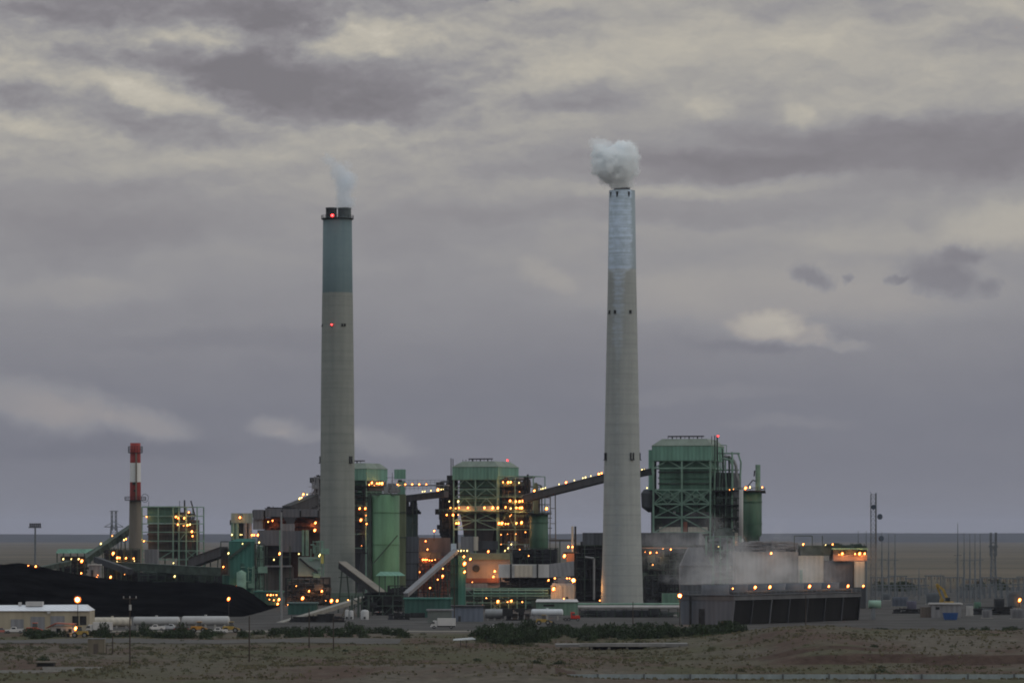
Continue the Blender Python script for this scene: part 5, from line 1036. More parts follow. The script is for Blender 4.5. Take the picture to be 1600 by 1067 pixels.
blk = [(1385, 925, 12, 934, STEELB, 'small grey transformer left of the blue grey block'), (1407, 929, 24, 944, BLUEG, 'long pale blue grey block in the left part of the yard'), (1425, 936, 14, 948, mat('lilac grey siding', (.13, .13, .18)), 'low lilac grey block left of the yellow excavator'),
  (1528, 938, 10, 947, mat('soft green cabinet', (.12, .22, .17)), 'soft green cabinet at the right of the yard'), (1516, 943, 9, 958, GREYL, 'upright pale cabinet right of the grey site office'), (1562, 930, 15, 955, DARK2, 'dark transformer in the right part of the yard'), (1585, 918, 20, 946, STEELB, 'tall grey transformer bay by the orange lamp'), (1592, 948, 22, 963, GREYM, 'pale low cabinet at the right picture edge'), (1543, 950, 14, 962, GREYM, 'low pale crate stack in the right yard'), (1460, 922, 24, 940, STEELB, 'grey switchgear box behind the yellow excavator')]
for i, (px, yt, wpx, yb, m, lb) in enumerate(blk):
    D = 171000/(yb+4-HOR); t = Th('transformer', lb, 'yard equipment', px, D); h_ = max(1.6, t.Z(yt)); wd = wpx*t.s
    t.part('tank', MB().box(-wd/2, wd/2, 0, 3.2, .3, h_*.82), m); t.part('plinth', MB().box(-wd/2-.3, wd/2+.3, -.3, 3.5, 0, .28), CONC)
    mb = MB()
    for k in range(5): mb.tube((-wd*.4+k*wd*.2, 1.2, h_*.82), (-wd*.4+k*wd*.2, 1.2, h_), .16)
    t.part('bushing', mb, STEELB)
    mb = MB()
    for k in range(int(wd/.8)): mb.box(-wd/2+.2+k*.8, -wd/2+.35+k*.8, -.35, -.02, .5, h_*.7)
    if mb.v: t.part('radiator', mb, m)
for x0, x1, D, yt, nn, lb in ((1362, 1452, 1790, 914, 30, 'long row of grey steel switchyard posts left of the yellow excavator'), (1500, 1612, 1740, 913, 38, 'long row of grey steel switchyard posts at the far right')):
    t = Th('busbar_row', lb, 'switchgear', (x0+x1)/2, D)
    for i in range(nn):
        x = t.X(x0+(x1-x0)*i/(nn-1)); t.part('post', MB().bar((x, (i % 3)*4, 0), (x, (i % 3)*4, t.Z(yt+1+(i*7 % 5)*.7)), .34), STEELB)
    t.part('busbar', MB().bar((t.X(x0), 0, t.Z(yt)), (t.X(x1), 0, t.Z(yt)), .5).bar((t.X(x0), 8, t.Z(yt+5)), (t.X(x1), 8, t.Z(yt+5)), .35), STEELB)
t = bldg('site_office', 'plain grey site office block in front of the yellow excavator', 'site office', 1478, 1330, 1455, 1502, 944, 968, 6, GREYM, roof=GREYL)
t.part('window', MB().box(t.X(1462), t.X(1468), -.06, .1, t.Z(952), t.Z(948)), GLASS); t.part('wall', MB().box(t.X(1440), t.X(1455), .5, 5, 0, t.Z(948)), BROWN)
t = Th('skip', 'bright blue open skip in front of the grey site office', 'skip', 1485, 1290)
t.part('bin', MB().hull([(t.X(1476), 0, .15), (t.X(1495), 0, .15), (t.X(1495), 2, .15), (t.X(1476), 2, .15)], [(t.X(1473.5), -.1, t.Z(957.5)), (t.X(1497), -.1, t.Z(957.5)), (t.X(1497), 2.1, t.Z(957.5)), (t.X(1473.5), 2.1, t.Z(957.5))]), BLUEP)
t.part('rim', MB().box(t.X(1473), t.X(1497.5), -.2, 0, t.Z(957.5)-.1, t.Z(957.5)+.15), BLUEP)
for x in (1479, 1485, 1491): t.part('rib', MB().box(t.X(x), t.X(x)+.15, -.22, -.02, .3, t.Z(958)), BLUEP)
t = Th('excavator', 'yellow excavator with folded boom behind the grey site office', 'excavator', 1473, 1420)
t.part('boom', MB().bar((t.X(1482), 0, t.Z(940)), (t.X(1474), 0, t.Z(921)), .9).bar((t.X(1474), 0, t.Z(921)), (t.X(1463), 0, t.Z(912)), .8), YEL); t.part('stick', MB().bar((t.X(1463), .5, t.Z(912)), (t.X(1472), .5, t.Z(936)), .7), YEL)
t.part('bucket', MB().hull([(t.X(1468), 0, t.Z(942)), (t.X(1473), 0, t.Z(942)), (t.X(1473), 1.4, t.Z(942)), (t.X(1468), 1.4, t.Z(942))], [(t.X(1469), 0, t.Z(935)), (t.X(1476), 0, t.Z(935)), (t.X(1476), 1.4, t.Z(935)), (t.X(1469), 1.4, t.Z(935))]), YEL)
t.part('cab', MB().box(t.X(1477), t.X(1484), -1, 1, t.Z(944), t.Z(933)), GLASS); t.part('body', MB().box(t.X(1475), t.X(1490), -1.3, 1.5, 1.1, t.Z(939)), YEL)
for y in (-1.3, 1.1): t.part('track', MB().box(t.X(1473), t.X(1489), y, y+.5, 0, 1.0), RUBBER)

# ------------------------------------------------------------------ coal pile
CP = [(-60, 882), (0, 882), (20, 882), (45, 884), (75, 889), (100, 895), (130, 901), (155, 905), (180, 908), (220, 909), (260, 911), (300, 910), (335, 912), (355, 914), (372, 918), (385, 926), (398, 935), (412, 945), (425, 955), (440, 968)]
def coalh(x, y):
    px = 800+x*F/1480
    if px >= 440 or y < 1330: return -.4
    px = max(px, -59)
    for (a, b), (c, d) in zip(CP[:-1], CP[1:]):
        if a <= px <= c: py = b+(d-b)*(px-a)/(c-a); break
    top = max(0, H+(HOR-py)*1480/F)
    k = min(1, max(0, (y-1342)/ (1475-1342)))**.85 if y < 1475 else max(0, 1-(y-1500)/90) if y > 1500 else 1
    k2 = k
    return top*k2+min(1, top*k2)*(.9*noise.noise((x*.06, y*.05, 3))+.35*noise.noise((x*.3, y*.3, 7)))-.4*(k2 <= 0)
coal = grid_mesh('coal_pile', axis([(-230, -84, 150)]), axis([(1330, 1600, 120)]), coalh, COAL); tag(coal, 'long black coal pile sloping down behind the tan garage', 'coal pile')
for p in coal.data.polygons: p.use_smooth = False

# ------------------------------------------------------------------ left foreground: garage, tanks, vehicles
t = Th('garage', 'long tan garage with pale flat roof and grey roller doors under the coal pile', 'garage', 70, 1150)
X, Z = t.X, t.Z
t.part('wall', MB().box(X(-30), X(140), 0, 14, 0, Z(954)), TAN)
t.part('roof', MB().hull([(X(-31), -.6, Z(954)), (X(140.5), -.6, Z(954)), (X(140.5), 14.6, Z(954)), (X(-31), 14.6, Z(954))], [(X(-26), 5, Z(946)), (X(131), 5, Z(945)), (X(131), 10, Z(945)), (X(-26), 10, Z(946))]), ROOFW)
t.part('vent_house', MB().box(X(38), X(64), 3, 7, Z(947), Z(940)), GREYL); t.part('roof_vent', MB().box(X(26), X(30), 4, 6, Z(947), Z(941)), GREYL)
for a, b, y in ((17, 37, 967), (48, 70, 963), (79, 101, 962)): t.part('roller_door', MB().box(X(a), X(b), -.12, .05, 0, Z(y)), mat('grey roller door', (.20, .21, .23), kind='panel', var=.08))
t.part('open_bay', MB().box(X(113), X(135), -.1, .05, Z(976), Z(962)), DARK); t.part('bay_post', MB().box(X(123), X(124.5), -.2, -.11, Z(976), Z(962)), TAN)
t.part('wall_lamp', MB().box(X(74), X(79), -.6, 0, Z(958), Z(955)), GREYL)
t = Th('street_lamp', 'tall lamp post with a bright orange star like glow by the tan garage', 'lamp post', 121.5, 1135)
t.part('pole', MB().tube((0, 0, 0), (0, 0, t.Z(938)), .14, .09), DARK); t.part('arm', MB().bar((-.7, 0, t.Z(938)), (.7, 0, t.Z(938)), .12), DARK); lamp_at(t, (0, -.3, t.Z(936)), 's', 'lamp')
t = Th('guard_hut', 'little white hut with a red brown roof in front of the tan garage', 'hut', 96, 1085)
X, Z = t.X, t.Z
t.part('wall', MB().box(X(80), X(113), 0, 5, 0, Z(978)), WHITE)
t.part('roof', MB().add([(X(72), -1, Z(980)), (X(87), -1, Z(972.5)), (X(116), -1, Z(974)), (X(72), 6, Z(980)), (X(87), 6, Z(972.5)), (X(116), 6, Z(974)), (X(72), -1, Z(981.5)), (X(87), -1, Z(974.2)), (X(116), -1, Z(975.6)), (X(72), 6, Z(981.5)), (X(87), 6, Z(974.2)), (X(116), 6, Z(975.6))],
   [(0,1,4,3), (1,2,5,4), (6,9,10,7), (7,10,11,8), (0,6,7,1), (1,7,8,2), (3,4,10,9), (4,5,11,10), (0,3,9,6), (2,8,11,5)]), ROOFR)
t.part('window', MB().box(X(88), X(95), -.08, .05, Z(988), Z(981)), GLASS); t.part('window', MB().box(X(107), X(112), -.08, .05, Z(988), Z(982)), GLASS); t.part('door', MB().box(X(99), X(103), -.08, .05, 0, Z(982)), GREYM)
lamps(t, [(118.5, 981)], 1, -.8)
t.part('lamp_bracket', MB().bar((X(113), -.3, Z(979)), (X(119), -.3, Z(979)), .12), DARK)
def pole_lamp(label, px, D, y, k='o'):
    t = Th('street_lamp', label, 'lamp post', px, D); t.part('pole', MB().tube((0, 0, 0), (0, 0, t.Z(y)), .14, .09), DARK); t.part('arm', MB().bar((-.1, 0, t.Z(y)), (.9, 0, t.Z(y)), .1), DARK)
    lamp_at(t, (0, -.3, t.Z(y)-.2), k, 'lamp'); return t
pole_lamp('thin lamp post glowing red orange before the coal pile', 357.5, 1180, 934)
pole_lamp('lamp post with a bright star like glow at the cooling tower end wall', 1062, 1215, 929, 's')
pole_lamp('lamp post with one small orange lamp at the far right edge', 1593, 1500, 936)
t = Th('floodlight_mast', 'tall unlit floodlight mast with a square bank of lights above the coal pile', 'floodlight mast', 55, 1620)
t.part('pole', MB().tube((0, 0, 0), (0, 0, t.Z(823)), .55, .35, 8), STEELB); t.part('frame', MB().box(t.X(44.5), t.X(64.5), -.3, .3, t.Z(824.5), t.Z(823.2)).box(t.X(46), t.X(64), -.3, .3, t.Z(819), t.Z(818)), DARK)
for i in range(6): t.part('floodlight', MB().hull([(t.X(46+i*3.1), -.5, t.Z(823)), (t.X(48.4+i*3.1), -.5, t.Z(823)), (t.X(48.4+i*3.1), .6, t.Z(823)), (t.X(46+i*3.1), .6, t.Z(823))], [(t.X(46.3+i*3.1), -.2, t.Z(817)), (t.X(48+i*3.1), -.2, t.Z(817)), (t.X(48+i*3.1), .5, t.Z(817)), (t.X(46.3+i*3.1), .5, t.Z(817))]), DARK)
def tank(label, x0, x1, yt, yb, D, m, sad=3):
    t = Th('storage_tank', label, 'tank', (x0+x1)/2, D); r = (t.Z(yt)-t.Z(yb))/2; a, b = t.X(x0), t.X(x1); zc = t.Z((yt+yb)/2)
    t.part('shell', MB().add([], []).tube((a+r*.4, 0, zc), (b-r*.4, 0, zc), r, n=20, cap=False), m, True)
    for e, s_ in ((a+r*.4, -1), (b-r*.4, 1)): t.part('end_cap', MB().tube((e, 0, zc), (e+s_*r*.25, 0, zc), r, r*.85, 20).tube((e+s_*r*.25, 0, zc), (e+s_*r*.4, 0, zc), r*.85, r*.4, 20), m)
    for i in range(sad): x = a+(b-a)*(i+.5)/sad; t.part('saddle', MB().box(x-.3, x+.3, -r*.7, r*.7, 0, zc-r*.75), CONC)
    t.part('manhole', MB().tube((0, 0, zc+r*.9), (0, 0, zc+r+.4), .4, n=10), m); return t
tank('long white horizontal tank in the shadow of the coal pile, rightmost', 284, 359, 962, 977, 1160, WHITE, 5)
tank('long white horizontal tank left of the middle behind dark bushes', 208, 281, 963, 977, 1170, WHITE, 5)
tank('long cream horizontal tank just right of the tan garage', 146, 205, 964, 979, 1180, CREAM, 4)
tank('grey horizontal tank right of the blue grey shed', 757, 789, 951, 967, 1290, STEEL)
tank('slim white horizontal tank in front of the low green hall', 830, 880, 951, 962, 1290, mat('bluish white tank paint', (.50, .54, .58), kind='streak', var=.08))
for i, (px, w_, yt, lb) in enumerate(((542, 6, 952, 'small white upright tank, left of three behind the trestle legs'), (549, 7, 953, 'small white upright tank, middle of three behind the trestle legs'), (570, 13, 952, 'wider white upright tank, right of three behind the trestle legs'))):
    t = Th('upright_tank', lb, 'tank', px, 1300); r = w_/2*t.s; z = t.Z(yt); t.part('shell', MB().lathe([(r, 0), (r, z-r*.5), (r*.7, z-r*.1), (0, z)], 16), WHITE, True); t.part('valve', MB().box(-.3, .3, -r-.4, -r, .3, 1), DARK)
def block_pile(label, x0, x1, yt, D, m, seed):
    t = Th('machinery_skid', label, 'machinery', (x0+x1)/2, D); a, b = t.X(x0), t.X(x1); z = t.Z(yt)
    g = random.Random(seed); t.part('frame', MB().box(a, b, 0, 3, 0, .4), DARK)
    for i in range(4): x = a+(b-a)*(i+.1)/4; t.part('unit', MB().box(x, x+(b-a)*.2, .4, 2.4, .4, z*g.uniform(.5, .95)), m if i % 2 else DARK2)
    t.part('pipework', clutter(a, b, .1, .5, .4, z, 26, (.07, .2), seed, .4), DARK); return t
block_pile('dark machinery between the grey tank and the slim white tank', 790, 829, 950, 1285, BROWN, 91)
block_pile('rusty machinery piled behind the long low grey conveyor', 452, 540, 962, 1260, BROWN, 92)
block_pile('dark machinery under the hopper frame', 606, 640, 958, 1300, DARK, 93)
block_pile('low machinery left of the tan storage box', 1395, 1450, 950, 1400, GREY, 94)
block_pile('dark machinery with pale panels at the right of the yard', 1520, 1600, 948, 1380, STEELB, 95)

def vehicle(kind, label, cat, px, py, face, m, name=None, rot=0):
    D = 171000/(py-HOR); t = Th(name or kind, label, cat, px, D, rot)
    f = face
    def bx(x0, x1, y0, y1, z0, z1, tf=0, tb=0, ti=0): # tapered block; tf/tb = inset of the top at front/back
        return MB().hull([(x0*f, y0, z0), (x1*f, y0, z0), (x1*f, y1, z0), (x0*f, y1, z0)][::f], [((x0+tb)*f, y0+ti, z1), ((x1-tf)*f, y0+ti, z1), ((x1-tf)*f, y1-ti, z1), ((x0+tb)*f, y1-ti, z1)][::f])
    if kind == 'pickup_truck':
        Lh, wd, wr = 2.75, 1.95, .40
        t.part('body', bx(-Lh, Lh, 0, wd, .45, 1.05, .1, .05, .05), m); t.part('cab', bx(-.6, 1.3, .12, wd-.12, 1.05, 1.85, .6, .15, .18), m)
        t.part('window', bx(-.45, 1.12, .2, wd-.2, 1.15, 1.7, .5, .12, .02).add([], []), GLASS); 
        for a in (0.16, wd-.2): t.part('side_window', bx(-.4, .85, a, a+.04, 1.15, 1.7, .35, .05), GLASS)
        t.part('cargo_bed', bx(-Lh+.05, -.7, .08, wd-.08, 1.05, 1.3), m); ax = (-1.75, 1.75)
    elif kind == 'box_truck':
        Lh, wd, wr = 3.9, 2.4, .50
        t.part('cargo_box', bx(-Lh, 1.7, 0, wd, .95, 3.2), m); t.part('cab', bx(1.85, Lh, .1, wd-.1, .6, 2.5, .9, 0, .1), m)
        t.part('windscreen', bx(2.5, Lh-.12, .0, wd, 1.55, 2.2, .42, 0, .12), GLASS); t.part('chassis', bx(-Lh+.2, Lh-.3, .4, wd-.4, .55, .93), DARK); ax = (-2.5, 2.7)
    elif kind == 'semi_tractor':
        Lh, wd, wr = 2.9, 2.4, .52
        t.part('cab', bx(-.2, 1.3, .1, wd-.1, .9, 3.0, .25, 0, .1), m); t.part('bonnet', bx(1.3, Lh, .35, wd-.35, .8, 1.9, .2, 0, .1), m)
        t.part('window', bx(.2, 1.25, .02, wd-.02, 1.9, 2.6, .12, 0, .05), GLASS); t.part('chassis', bx(-Lh, Lh-.3, .5, wd-.5, .6, .88), DARK); t.part('exhaust', MB().tube((-.35*f, .3, .9), (-.35*f, .3, 3.5), .08), STEEL); ax = (-2.0, -.9, 2.1)
    elif kind == 'front_loader':
        Lh, wd, wr = 2.6, 2.3, .75
        t.part('body', bx(-Lh, .8, .2, wd-.2, .9, 1.9, .2, .2, .1), m); t.part('cab', bx(-.7, .7, .4, wd-.4, 1.9, 3.1, .15, .1, .1), GLASS); t.part('roof', bx(-.8, .8, .3, wd-.3, 3.11, 3.25), m)
        t.part('arm', MB().bar((.6*f, .5, 1.6), (2.9*f, .5, .8), .3).bar((.6*f, wd-.5, 1.6), (2.9*f, wd-.5, .8), .3), m); t.part('bucket', bx(2.7, 3.6, -.1, wd+.1, .15, 1.2, .5), DARK); ax = (-1.6, 1.2)
    else:
        Lh, wd, wr = 2.3, 1.8, .36
        t.part('body', bx(-Lh, Lh, 0, wd, .35, .95, .12, .05, .05), m); t.part('cabin', bx(-1.9, 1.1, .1, wd-.1, .95, 1.6, .7, .35, .2), GLASS); t.part('roof', bx(-1.5, .45, .28, wd-.28, 1.6, 1.66), m); ax = (-1.45, 1.45)
    for a in ax:
        for y in (-.02, wd-.26):
            wl = t.part('wheel', MB().tube((a*f, y, wr), (a*f, y+.28, wr), wr, n=14), RUBBER); t.part('rim', MB().tube((a*f, y-.02 if y < .5 else y+.27, wr), (a*f, y+.01 if y < .5 else y+.3, wr), wr*.55, n=10), STEEL, parent=wl)
    return t
vehicle('box_truck', 'white box truck parked left of centre in front of the teal workshop', 'truck', 692, 982, -1, WHV)
vehicle('semi_tractor', 'red truck cab parked at the right end of the slim white tank', 'truck', 893, 970, 1, REDV)
vehicle('front_loader', 'yellow front loader half hidden by bushes below the slim white tank', 'loader', 850, 976, 1, YEL)
vehicle('pickup_truck', 'white pickup truck before the left roller door of the tan garage', 'pickup truck', 22, 989, -1, WHV)
vehicle('front_loader', 'orange red loader before the middle roller door of the tan garage', 'loader', 54, 990, 1, mat('orange red machine paint', (.50, .09, .045), rough=.45))
vehicle('car', 'pinkish red car cut by the left edge of the picture', 'car', 1, 989, 1, mat('dusty red car paint', (.42, .13, .10), rough=.4), 'parked_car')
vehicle('front_loader', 'small yellow loader beside the little white hut', 'loader', 123, 996, -1, YEL)
vehicle('box_truck', 'white box truck right of the tan garage near the dark bushes', 'truck', 154, 989, -1, WHV)
vehicle('pickup_truck', 'white pickup truck, left of two by the white tanks', 'pickup truck', 243, 985, -1, WHV)
vehicle('pickup_truck', 'silver pickup truck, right of two by the white tanks', 'pickup truck', 266, 984, 1, mat('silver vehicle paint', (.4, .42, .45), rough=.35))
vehicle('car', 'dark red car parked between the pickups and the yellow skip loader', 'car', 283, 986, 1, mat('dark red car paint', (.16, .03, .03), rough=.35), 'parked_car')
vehicle('pickup_truck', 'white pickup truck with boxy cab below the red orange lamp post', 'pickup truck', 341, 990, -1, WHV)
vehicle('front_loader', 'bright yellow loader beside the pickup below the red orange lamp post', 'loader', 361, 988, 1, YEL)
vehicle('front_loader', 'dull orange loader among parked vehicles left of the red orange lamp post', 'loader', 311, 988, 1, mat('dull orange machine paint', (.45, .22, .04)))
vehicle('pickup_truck', 'pale pickup truck parked under the bushes below the grey horizontal tank', 'pickup truck', 772, 985, 1, mat('pale grey vehicle paint', (.5, .5, .5), rough=.4))

# small foreground things
t = Th('shade_canopy', 'lone small pale canopy on two posts in the open scrub', 'canopy', 725, 975, z=gz(WX(725, 975), 975))
t.part('roof', MB().hull([(-2.8, 0, 1.75), (2.9, 0, 2.05), (2.9, 3.2, 2.15), (-2.8, 3.2, 1.95)], [(-2.6, .3, 1.95), (2.0, .3, 2.5), (2.0, 2.9, 2.5), (-2.6, 2.9, 2.15)]), mat('pale grey canopy sheet', (.42, .45, .47)))
for x in (-.9, .55): t.part('post', MB().bar((x, 1.2, -.5), (x, 1.2, 1.9), .16), DARK)
t = Th('storage_container', 'tan corrugated storage box standing alone in the left scrub', 'container', 150, 922, z=gz(WX(150, 922), 922)-.2)
t.part('body', MB().box(-2, 2, 0, 2.6, 0, 3.7), mat('tan corrugated sheet', (.17, .15, .115), kind='panel', var=.2)); t.part('roof', MB().box(-2.1, 2.1, -.1, 2.7, 3.71, 3.85), GREYM); t.part('door', MB().box(-.6, .5, -.06, .03, .1, 2.6), BROWN)
t.part('cable_rack', MB().bar((2.5, 0, 0), (2.5, 0, 2.2), .14).bar((4, 0, 0), (4, 0, 2.2), .14).bar((2.5, 0, 2.2), (4, 0, 2.2), .14), WOOD)
poles = [(203, 1042, 932, 1, 'tall dark utility pole with crossarm and transformer, leftmost'), (389.5, 1033, 962, 0, 'plain dark pole standing right of the red orange lamp post'), (483, 1014, 950, 0, 'dark pole in front of the long low grey conveyor'), (521, 1014, 962, 0, 'shorter dark pole right of the pole before the low conveyor'), (439.5, 970, 800, 0, 'very tall slim grey pole left of the twin flue chimney'),
   (710, 975, 866, 0, 'tall thin pole in front of the teal tower'), (176, 1022, 992, 0, 'short post beside the tan storage box'), (1179, 972, 918, 0, 'pole rising in front of the dark cooling tower louvres, left'), (1259, 985, 930, 0, 'pole rising in front of the dark cooling tower louvres, middle'), (989, 978, 940, 0, 'thin pole at the foot of the silvery chimney')]
for px, yb, yt, arm, lb in poles:
    D = 171000/(yb-HOR); z0 = gz(WX(px, D), D); t = Th('utility_pole', lb, 'pole', px, D, z=z0-.3); zt = t.Z(yt)
    t.part('pole', MB().tube((0, 0, 0), (0, 0, zt), .17 if yt > 820 else .42, .12 if yt > 820 else .3, 8), WOOD if yt > 820 else STEEL)
    if arm:
        t.part('crossarm', MB().bar((-1.5, -.15, zt-.4), (1.5, -.15, zt-.4), .16), WOOD)
        for x in (-1.35, 0, 1.35): t.part('insulator', MB().tube((x, -.15, zt-.3), (x, -.15, zt+.15), .09), GREYL)
        t.part('transformer_can', MB().tube((.1, -.4, zt-2.9), (.1, -.4, zt-1.7), .26, n=12), GREYL)
# small bridge over the wash
def walled(x0, x1, y): return None
t = Th('wash_bridge', 'low pale concrete bridge deck with dark gap under it, centre foreground', 'bridge', 965, 950)
t.part('deck', MB().hull([(t.X(868), 0, .9), (t.X(1075), 0, .9), (t.X(1075), 7, 1.0), (t.X(868), 7, 1.0)], [(t.X(868), 0, 1.5), (t.X(1075), 0, 1.7), (t.X(1075), 7, 1.8), (t.X(868), 7, 1.6)]), mat('pale bridge concrete', (.15, .15, .15), kind='streak', var=.2))
t.part('parapet', MB().box(t.X(905), t.X(1040), -.3, -.01, 1.0, 1.75), mat('parapet concrete', (.20, .20, .20), kind='streak', var=.2))
for x in (922, 950, 978, 1010): t.part('pier', MB().box(t.X(x), t.X(x)+.6, .3, 6.5, -1.5, .9), CONC)
t.part('culvert', MB().box(t.X(921), t.X(1015), 1.5, 5, -1.5, .88), DARK)
# low concrete barrier along the bottom right edge
t = Th('concrete_barrier', 'long low pale concrete barrier in panels along the bottom right edge', 'barrier', 1240, 762)
BAR = mat('bluish barrier concrete', (.24, .285, .30), kind='streak', var=.18)
for i in range(14):
    a = 862+i*72.3; zz = t.Z(1052.5)-i*.0
    t.part('panel', MB().box(t.X(a), t.X(a+71.6), -.12+.03*(i % 3), .18, -.3, t.Z(1053)), BAR)
    t.part('post', MB().box(t.X(a)-.22, t.X(a)+.12, -.25, .3, -.3, t.Z(1052)), mat('dark barrier post', (.09, .10, .105), var=.2))
for i, (px, D, wd, lb) in enumerate(((45, 797, 9, 'flat pale concrete slab at the bottom left corner'), (112, 815, 6, 'small pale slab right of the flat corner slab'))):
    t = Th('concrete_slab', lb, 'slab', px, D, z=gz(WX(px, D), D)); t.part('top', MB().box(-wd, wd, 0, 4, -.3, .45), BAR); t.part('kerb', MB().box(-wd-.2, wd+.2, -.2, -.02, -.3, .6), CONC)
t = Th('culvert_box', 'dark concrete culvert mouth in the bottom left scrub', 'culvert', 71, 832, z=gz(WX(71, 832), 832)); t.part('mouth', MB().box(-1.8, 1.8, 0, 3, -.2, .75), DARK); t.part('cap', MB().box(-2.2, 2.2, -.3, 3.2, .76, .98), mat('dull cap concrete', (.13, .12, .10)))

# ------------------------------------------------------------------ vegetation
def bush_mesh(name, seed, n, m, sx=1.0, sz=.9):
    g = random.Random(seed); mb = MB()
    for i in range(n):
        while True:
            p = Vector((g.uniform(-1, 1), g.uniform(-1, 1), g.uniform(0, 1)))
            q = Vector((p.x, p.y, p.z*1.0)); r = q.length*(1+.5*noise.noise(p*2.2+Vector((seed, 0, 0))))
            if .35 < r < 1: break
        a = Vector((g.gauss(0, 1), g.gauss(0, 1), g.gauss(0, .7))).normalized(); b = a.orthogonal().normalized(); b.rotate(Matrix.Rotation(g.uniform(0, 6.3), 3, a)); c = a.cross(b); s_ = g.uniform(.05, .12)
        p = Vector((p.x*sx, p.y*sx, p.z*sz)); mb.add([p-b*s_*1.5, p-c*s_*.6, p+b*s_*1.5, p+c*s_*.6], [(0,1,2,3)])
    me = bpy.data.meshes.new(name); me.from_pydata(mb.v, [], mb.f); me.materials.append(m)
    return me
def stem_mesh(seed):
    g = random.Random(seed); mb = MB()
    for i in range(6): a = g.uniform(0, 6.28); q = g.uniform(.2, .6); mb.tube((0, 0, -.1), (math.cos(a)*q, math.sin(a)*q, g.uniform(.4, .75)), .035, .015, 4)
    me = bpy.data.meshes.new('stems'); me.from_pydata(mb.v, [], mb.f); me.materials.append(BARK); return me
BM = [bush_mesh('foliage', s_, 420, LEAF) for s_ in (1, 2, 3)]; SM = [bush_mesh('foliage', s_, 110, LEAF2, 1, .75) for s_ in (4, 5, 6)]; ST = [stem_mesh(1), stem_mesh(2)]
def bush(x, y, s_, sz, ms, label, group, parts=True, name='shrub'):
    r = bpy.data.objects.new(name, None if parts else ms); C.objects.link(r); r.location = (x, y, gz(x, y)-.05); r.rotation_euler = (0, 0, rnd.uniform(0, 6.28)); r.scale = (s_, s_, sz)
    tag(r, label, 'shrub', group)
    if parts:
        for n_, me in (('foliage', ms), ('stems', rnd.choice(ST))): o = bpy.data.objects.new(n_, me); C.objects.link(o); o.parent = r
    return r
lbA = 'dark bush in the dense thicket below the silvery chimney and cooling tower'
for i in range(125):
    px = rnd.uniform(742, 1165); D = rnd.uniform(1040, 1130)
    if px > 1120: D = rnd.uniform(1090, 1140)
    if px < 860 and rnd.random() < .3: D = rnd.uniform(1000, 1040)
    k = rnd.uniform(.75, 1.15); bush(WX(px, D), D, 2.7*k, 3.4*k*rnd.uniform(.7, 1.15), rnd.choice(BM), lbA, 'bushes of the central thicket')
lbB = 'dark bush in the row in front of the white tanks and the left service yard'
for i in range(62):
    px = rnd.choice((rnd.uniform(40, 110), rnd.uniform(140, 330), rnd.uniform(140, 430))); D = rnd.uniform(1060, 1105)
    k = rnd.uniform(.6, 1.0); bush(WX(px, D), D, 2.2*k, 2.3*k, rnd.choice(BM), lbB, 'bushes in front of the left service yard')
lbC = 'dark bush in the clump at the foot of the long low grey conveyor'
for i in range(36):
    px = rnd.uniform(425, 640); D = rnd.uniform(1065, 1125); k = rnd.uniform(.6, 1.0)*(1.25 if 525 < px < 570 else 1)
    bush(WX(px, D), D, 2.2*k, 2.5*k, rnd.choice(BM), lbC, 'bushes at the foot of the low conveyor')
lbD = 'dark bush in the row at the right, below the yard equipment'
for i in range(20):
    px = rnd.uniform(1475, 1605) if rnd.random() < .85 else rnd.uniform(1350, 1470); D = rnd.uniform(1110, 1150); k = rnd.uniform(.5, .9)
    bush(WX(px, D), D, 2.0*k, 1.9*k, rnd.choice(BM), lbD, 'bushes below the right hand yard')
for i, (px, D) in enumerate(((161, 1100), (283, 1105), (225, 1100), (548, 1110))):
    bush(WX(px, D), D, 1.9, 4.0, BM[i % 3], ['tall bush beside the white box truck at the left', 'tall dark bush between the two white tanks', 'round dark bush in front of the middle white tank', 'tallest dark bush at the foot of the low conveyor'][i], None, name='tree')
SCR = []
def scrubs(n, d0, d1, f0, f1, kr, big, label, grp, ms):
    for i in range(n):
        D = rnd.uniform(d0, d1); x = rnd.uniform(f0, f1)*D; k = rnd.uniform(*kr)
        if i < big: bush(x, D, 1.35*k, 1.0*k, rnd.choice(ms), label, grp, False)
        else: SCR.append((x, D, 1.1*k*.8, .9*k*.8, rnd.choice(ms)))
scrubs(260, 775, 1040, -.137, .137, (.5, 1.15), 30, 'larger scrub bush standing alone on the open foreground desert', 'scrub bushes scattered over the foreground', SM+BM)
scrubs(110, 880, 1010, -.135, -.06, (.6, 1.35), 14, 'low green scrub bush in the left foreground around the storage box', 'scrub bushes of the left foreground', SM)
scrubs(50, 1062, 1105, -.13, .02, (.6, 1.3), 0, '', '', BM); scrubs(60, 985, 1050, -.01, .05, (.7, 1.5), 0, '', '', BM)
mb = MB()
for x, y, sx, sz, me in SCR:
    ca, sa = math.cos(x*7), math.sin(x*7); z0 = gz(x, y)-.05
    mb.add([(x+(v_.co.x*ca-v_.co.y*sa)*sx, y+(v_.co.x*sa+v_.co.y*ca)*sx, z0+v_.co.z*sz) for v_ in me.vertices], [tuple(p.vertices) for p in me.polygons][::1 if len(me.polygons) < 200 else 2])
sb_ = mb.build('scrub', LEAF2); tag(sb_, 'small scrub growing all over the foreground desert', 'scrub', kind='stuff')
mb = MB(); g = random.Random(21)
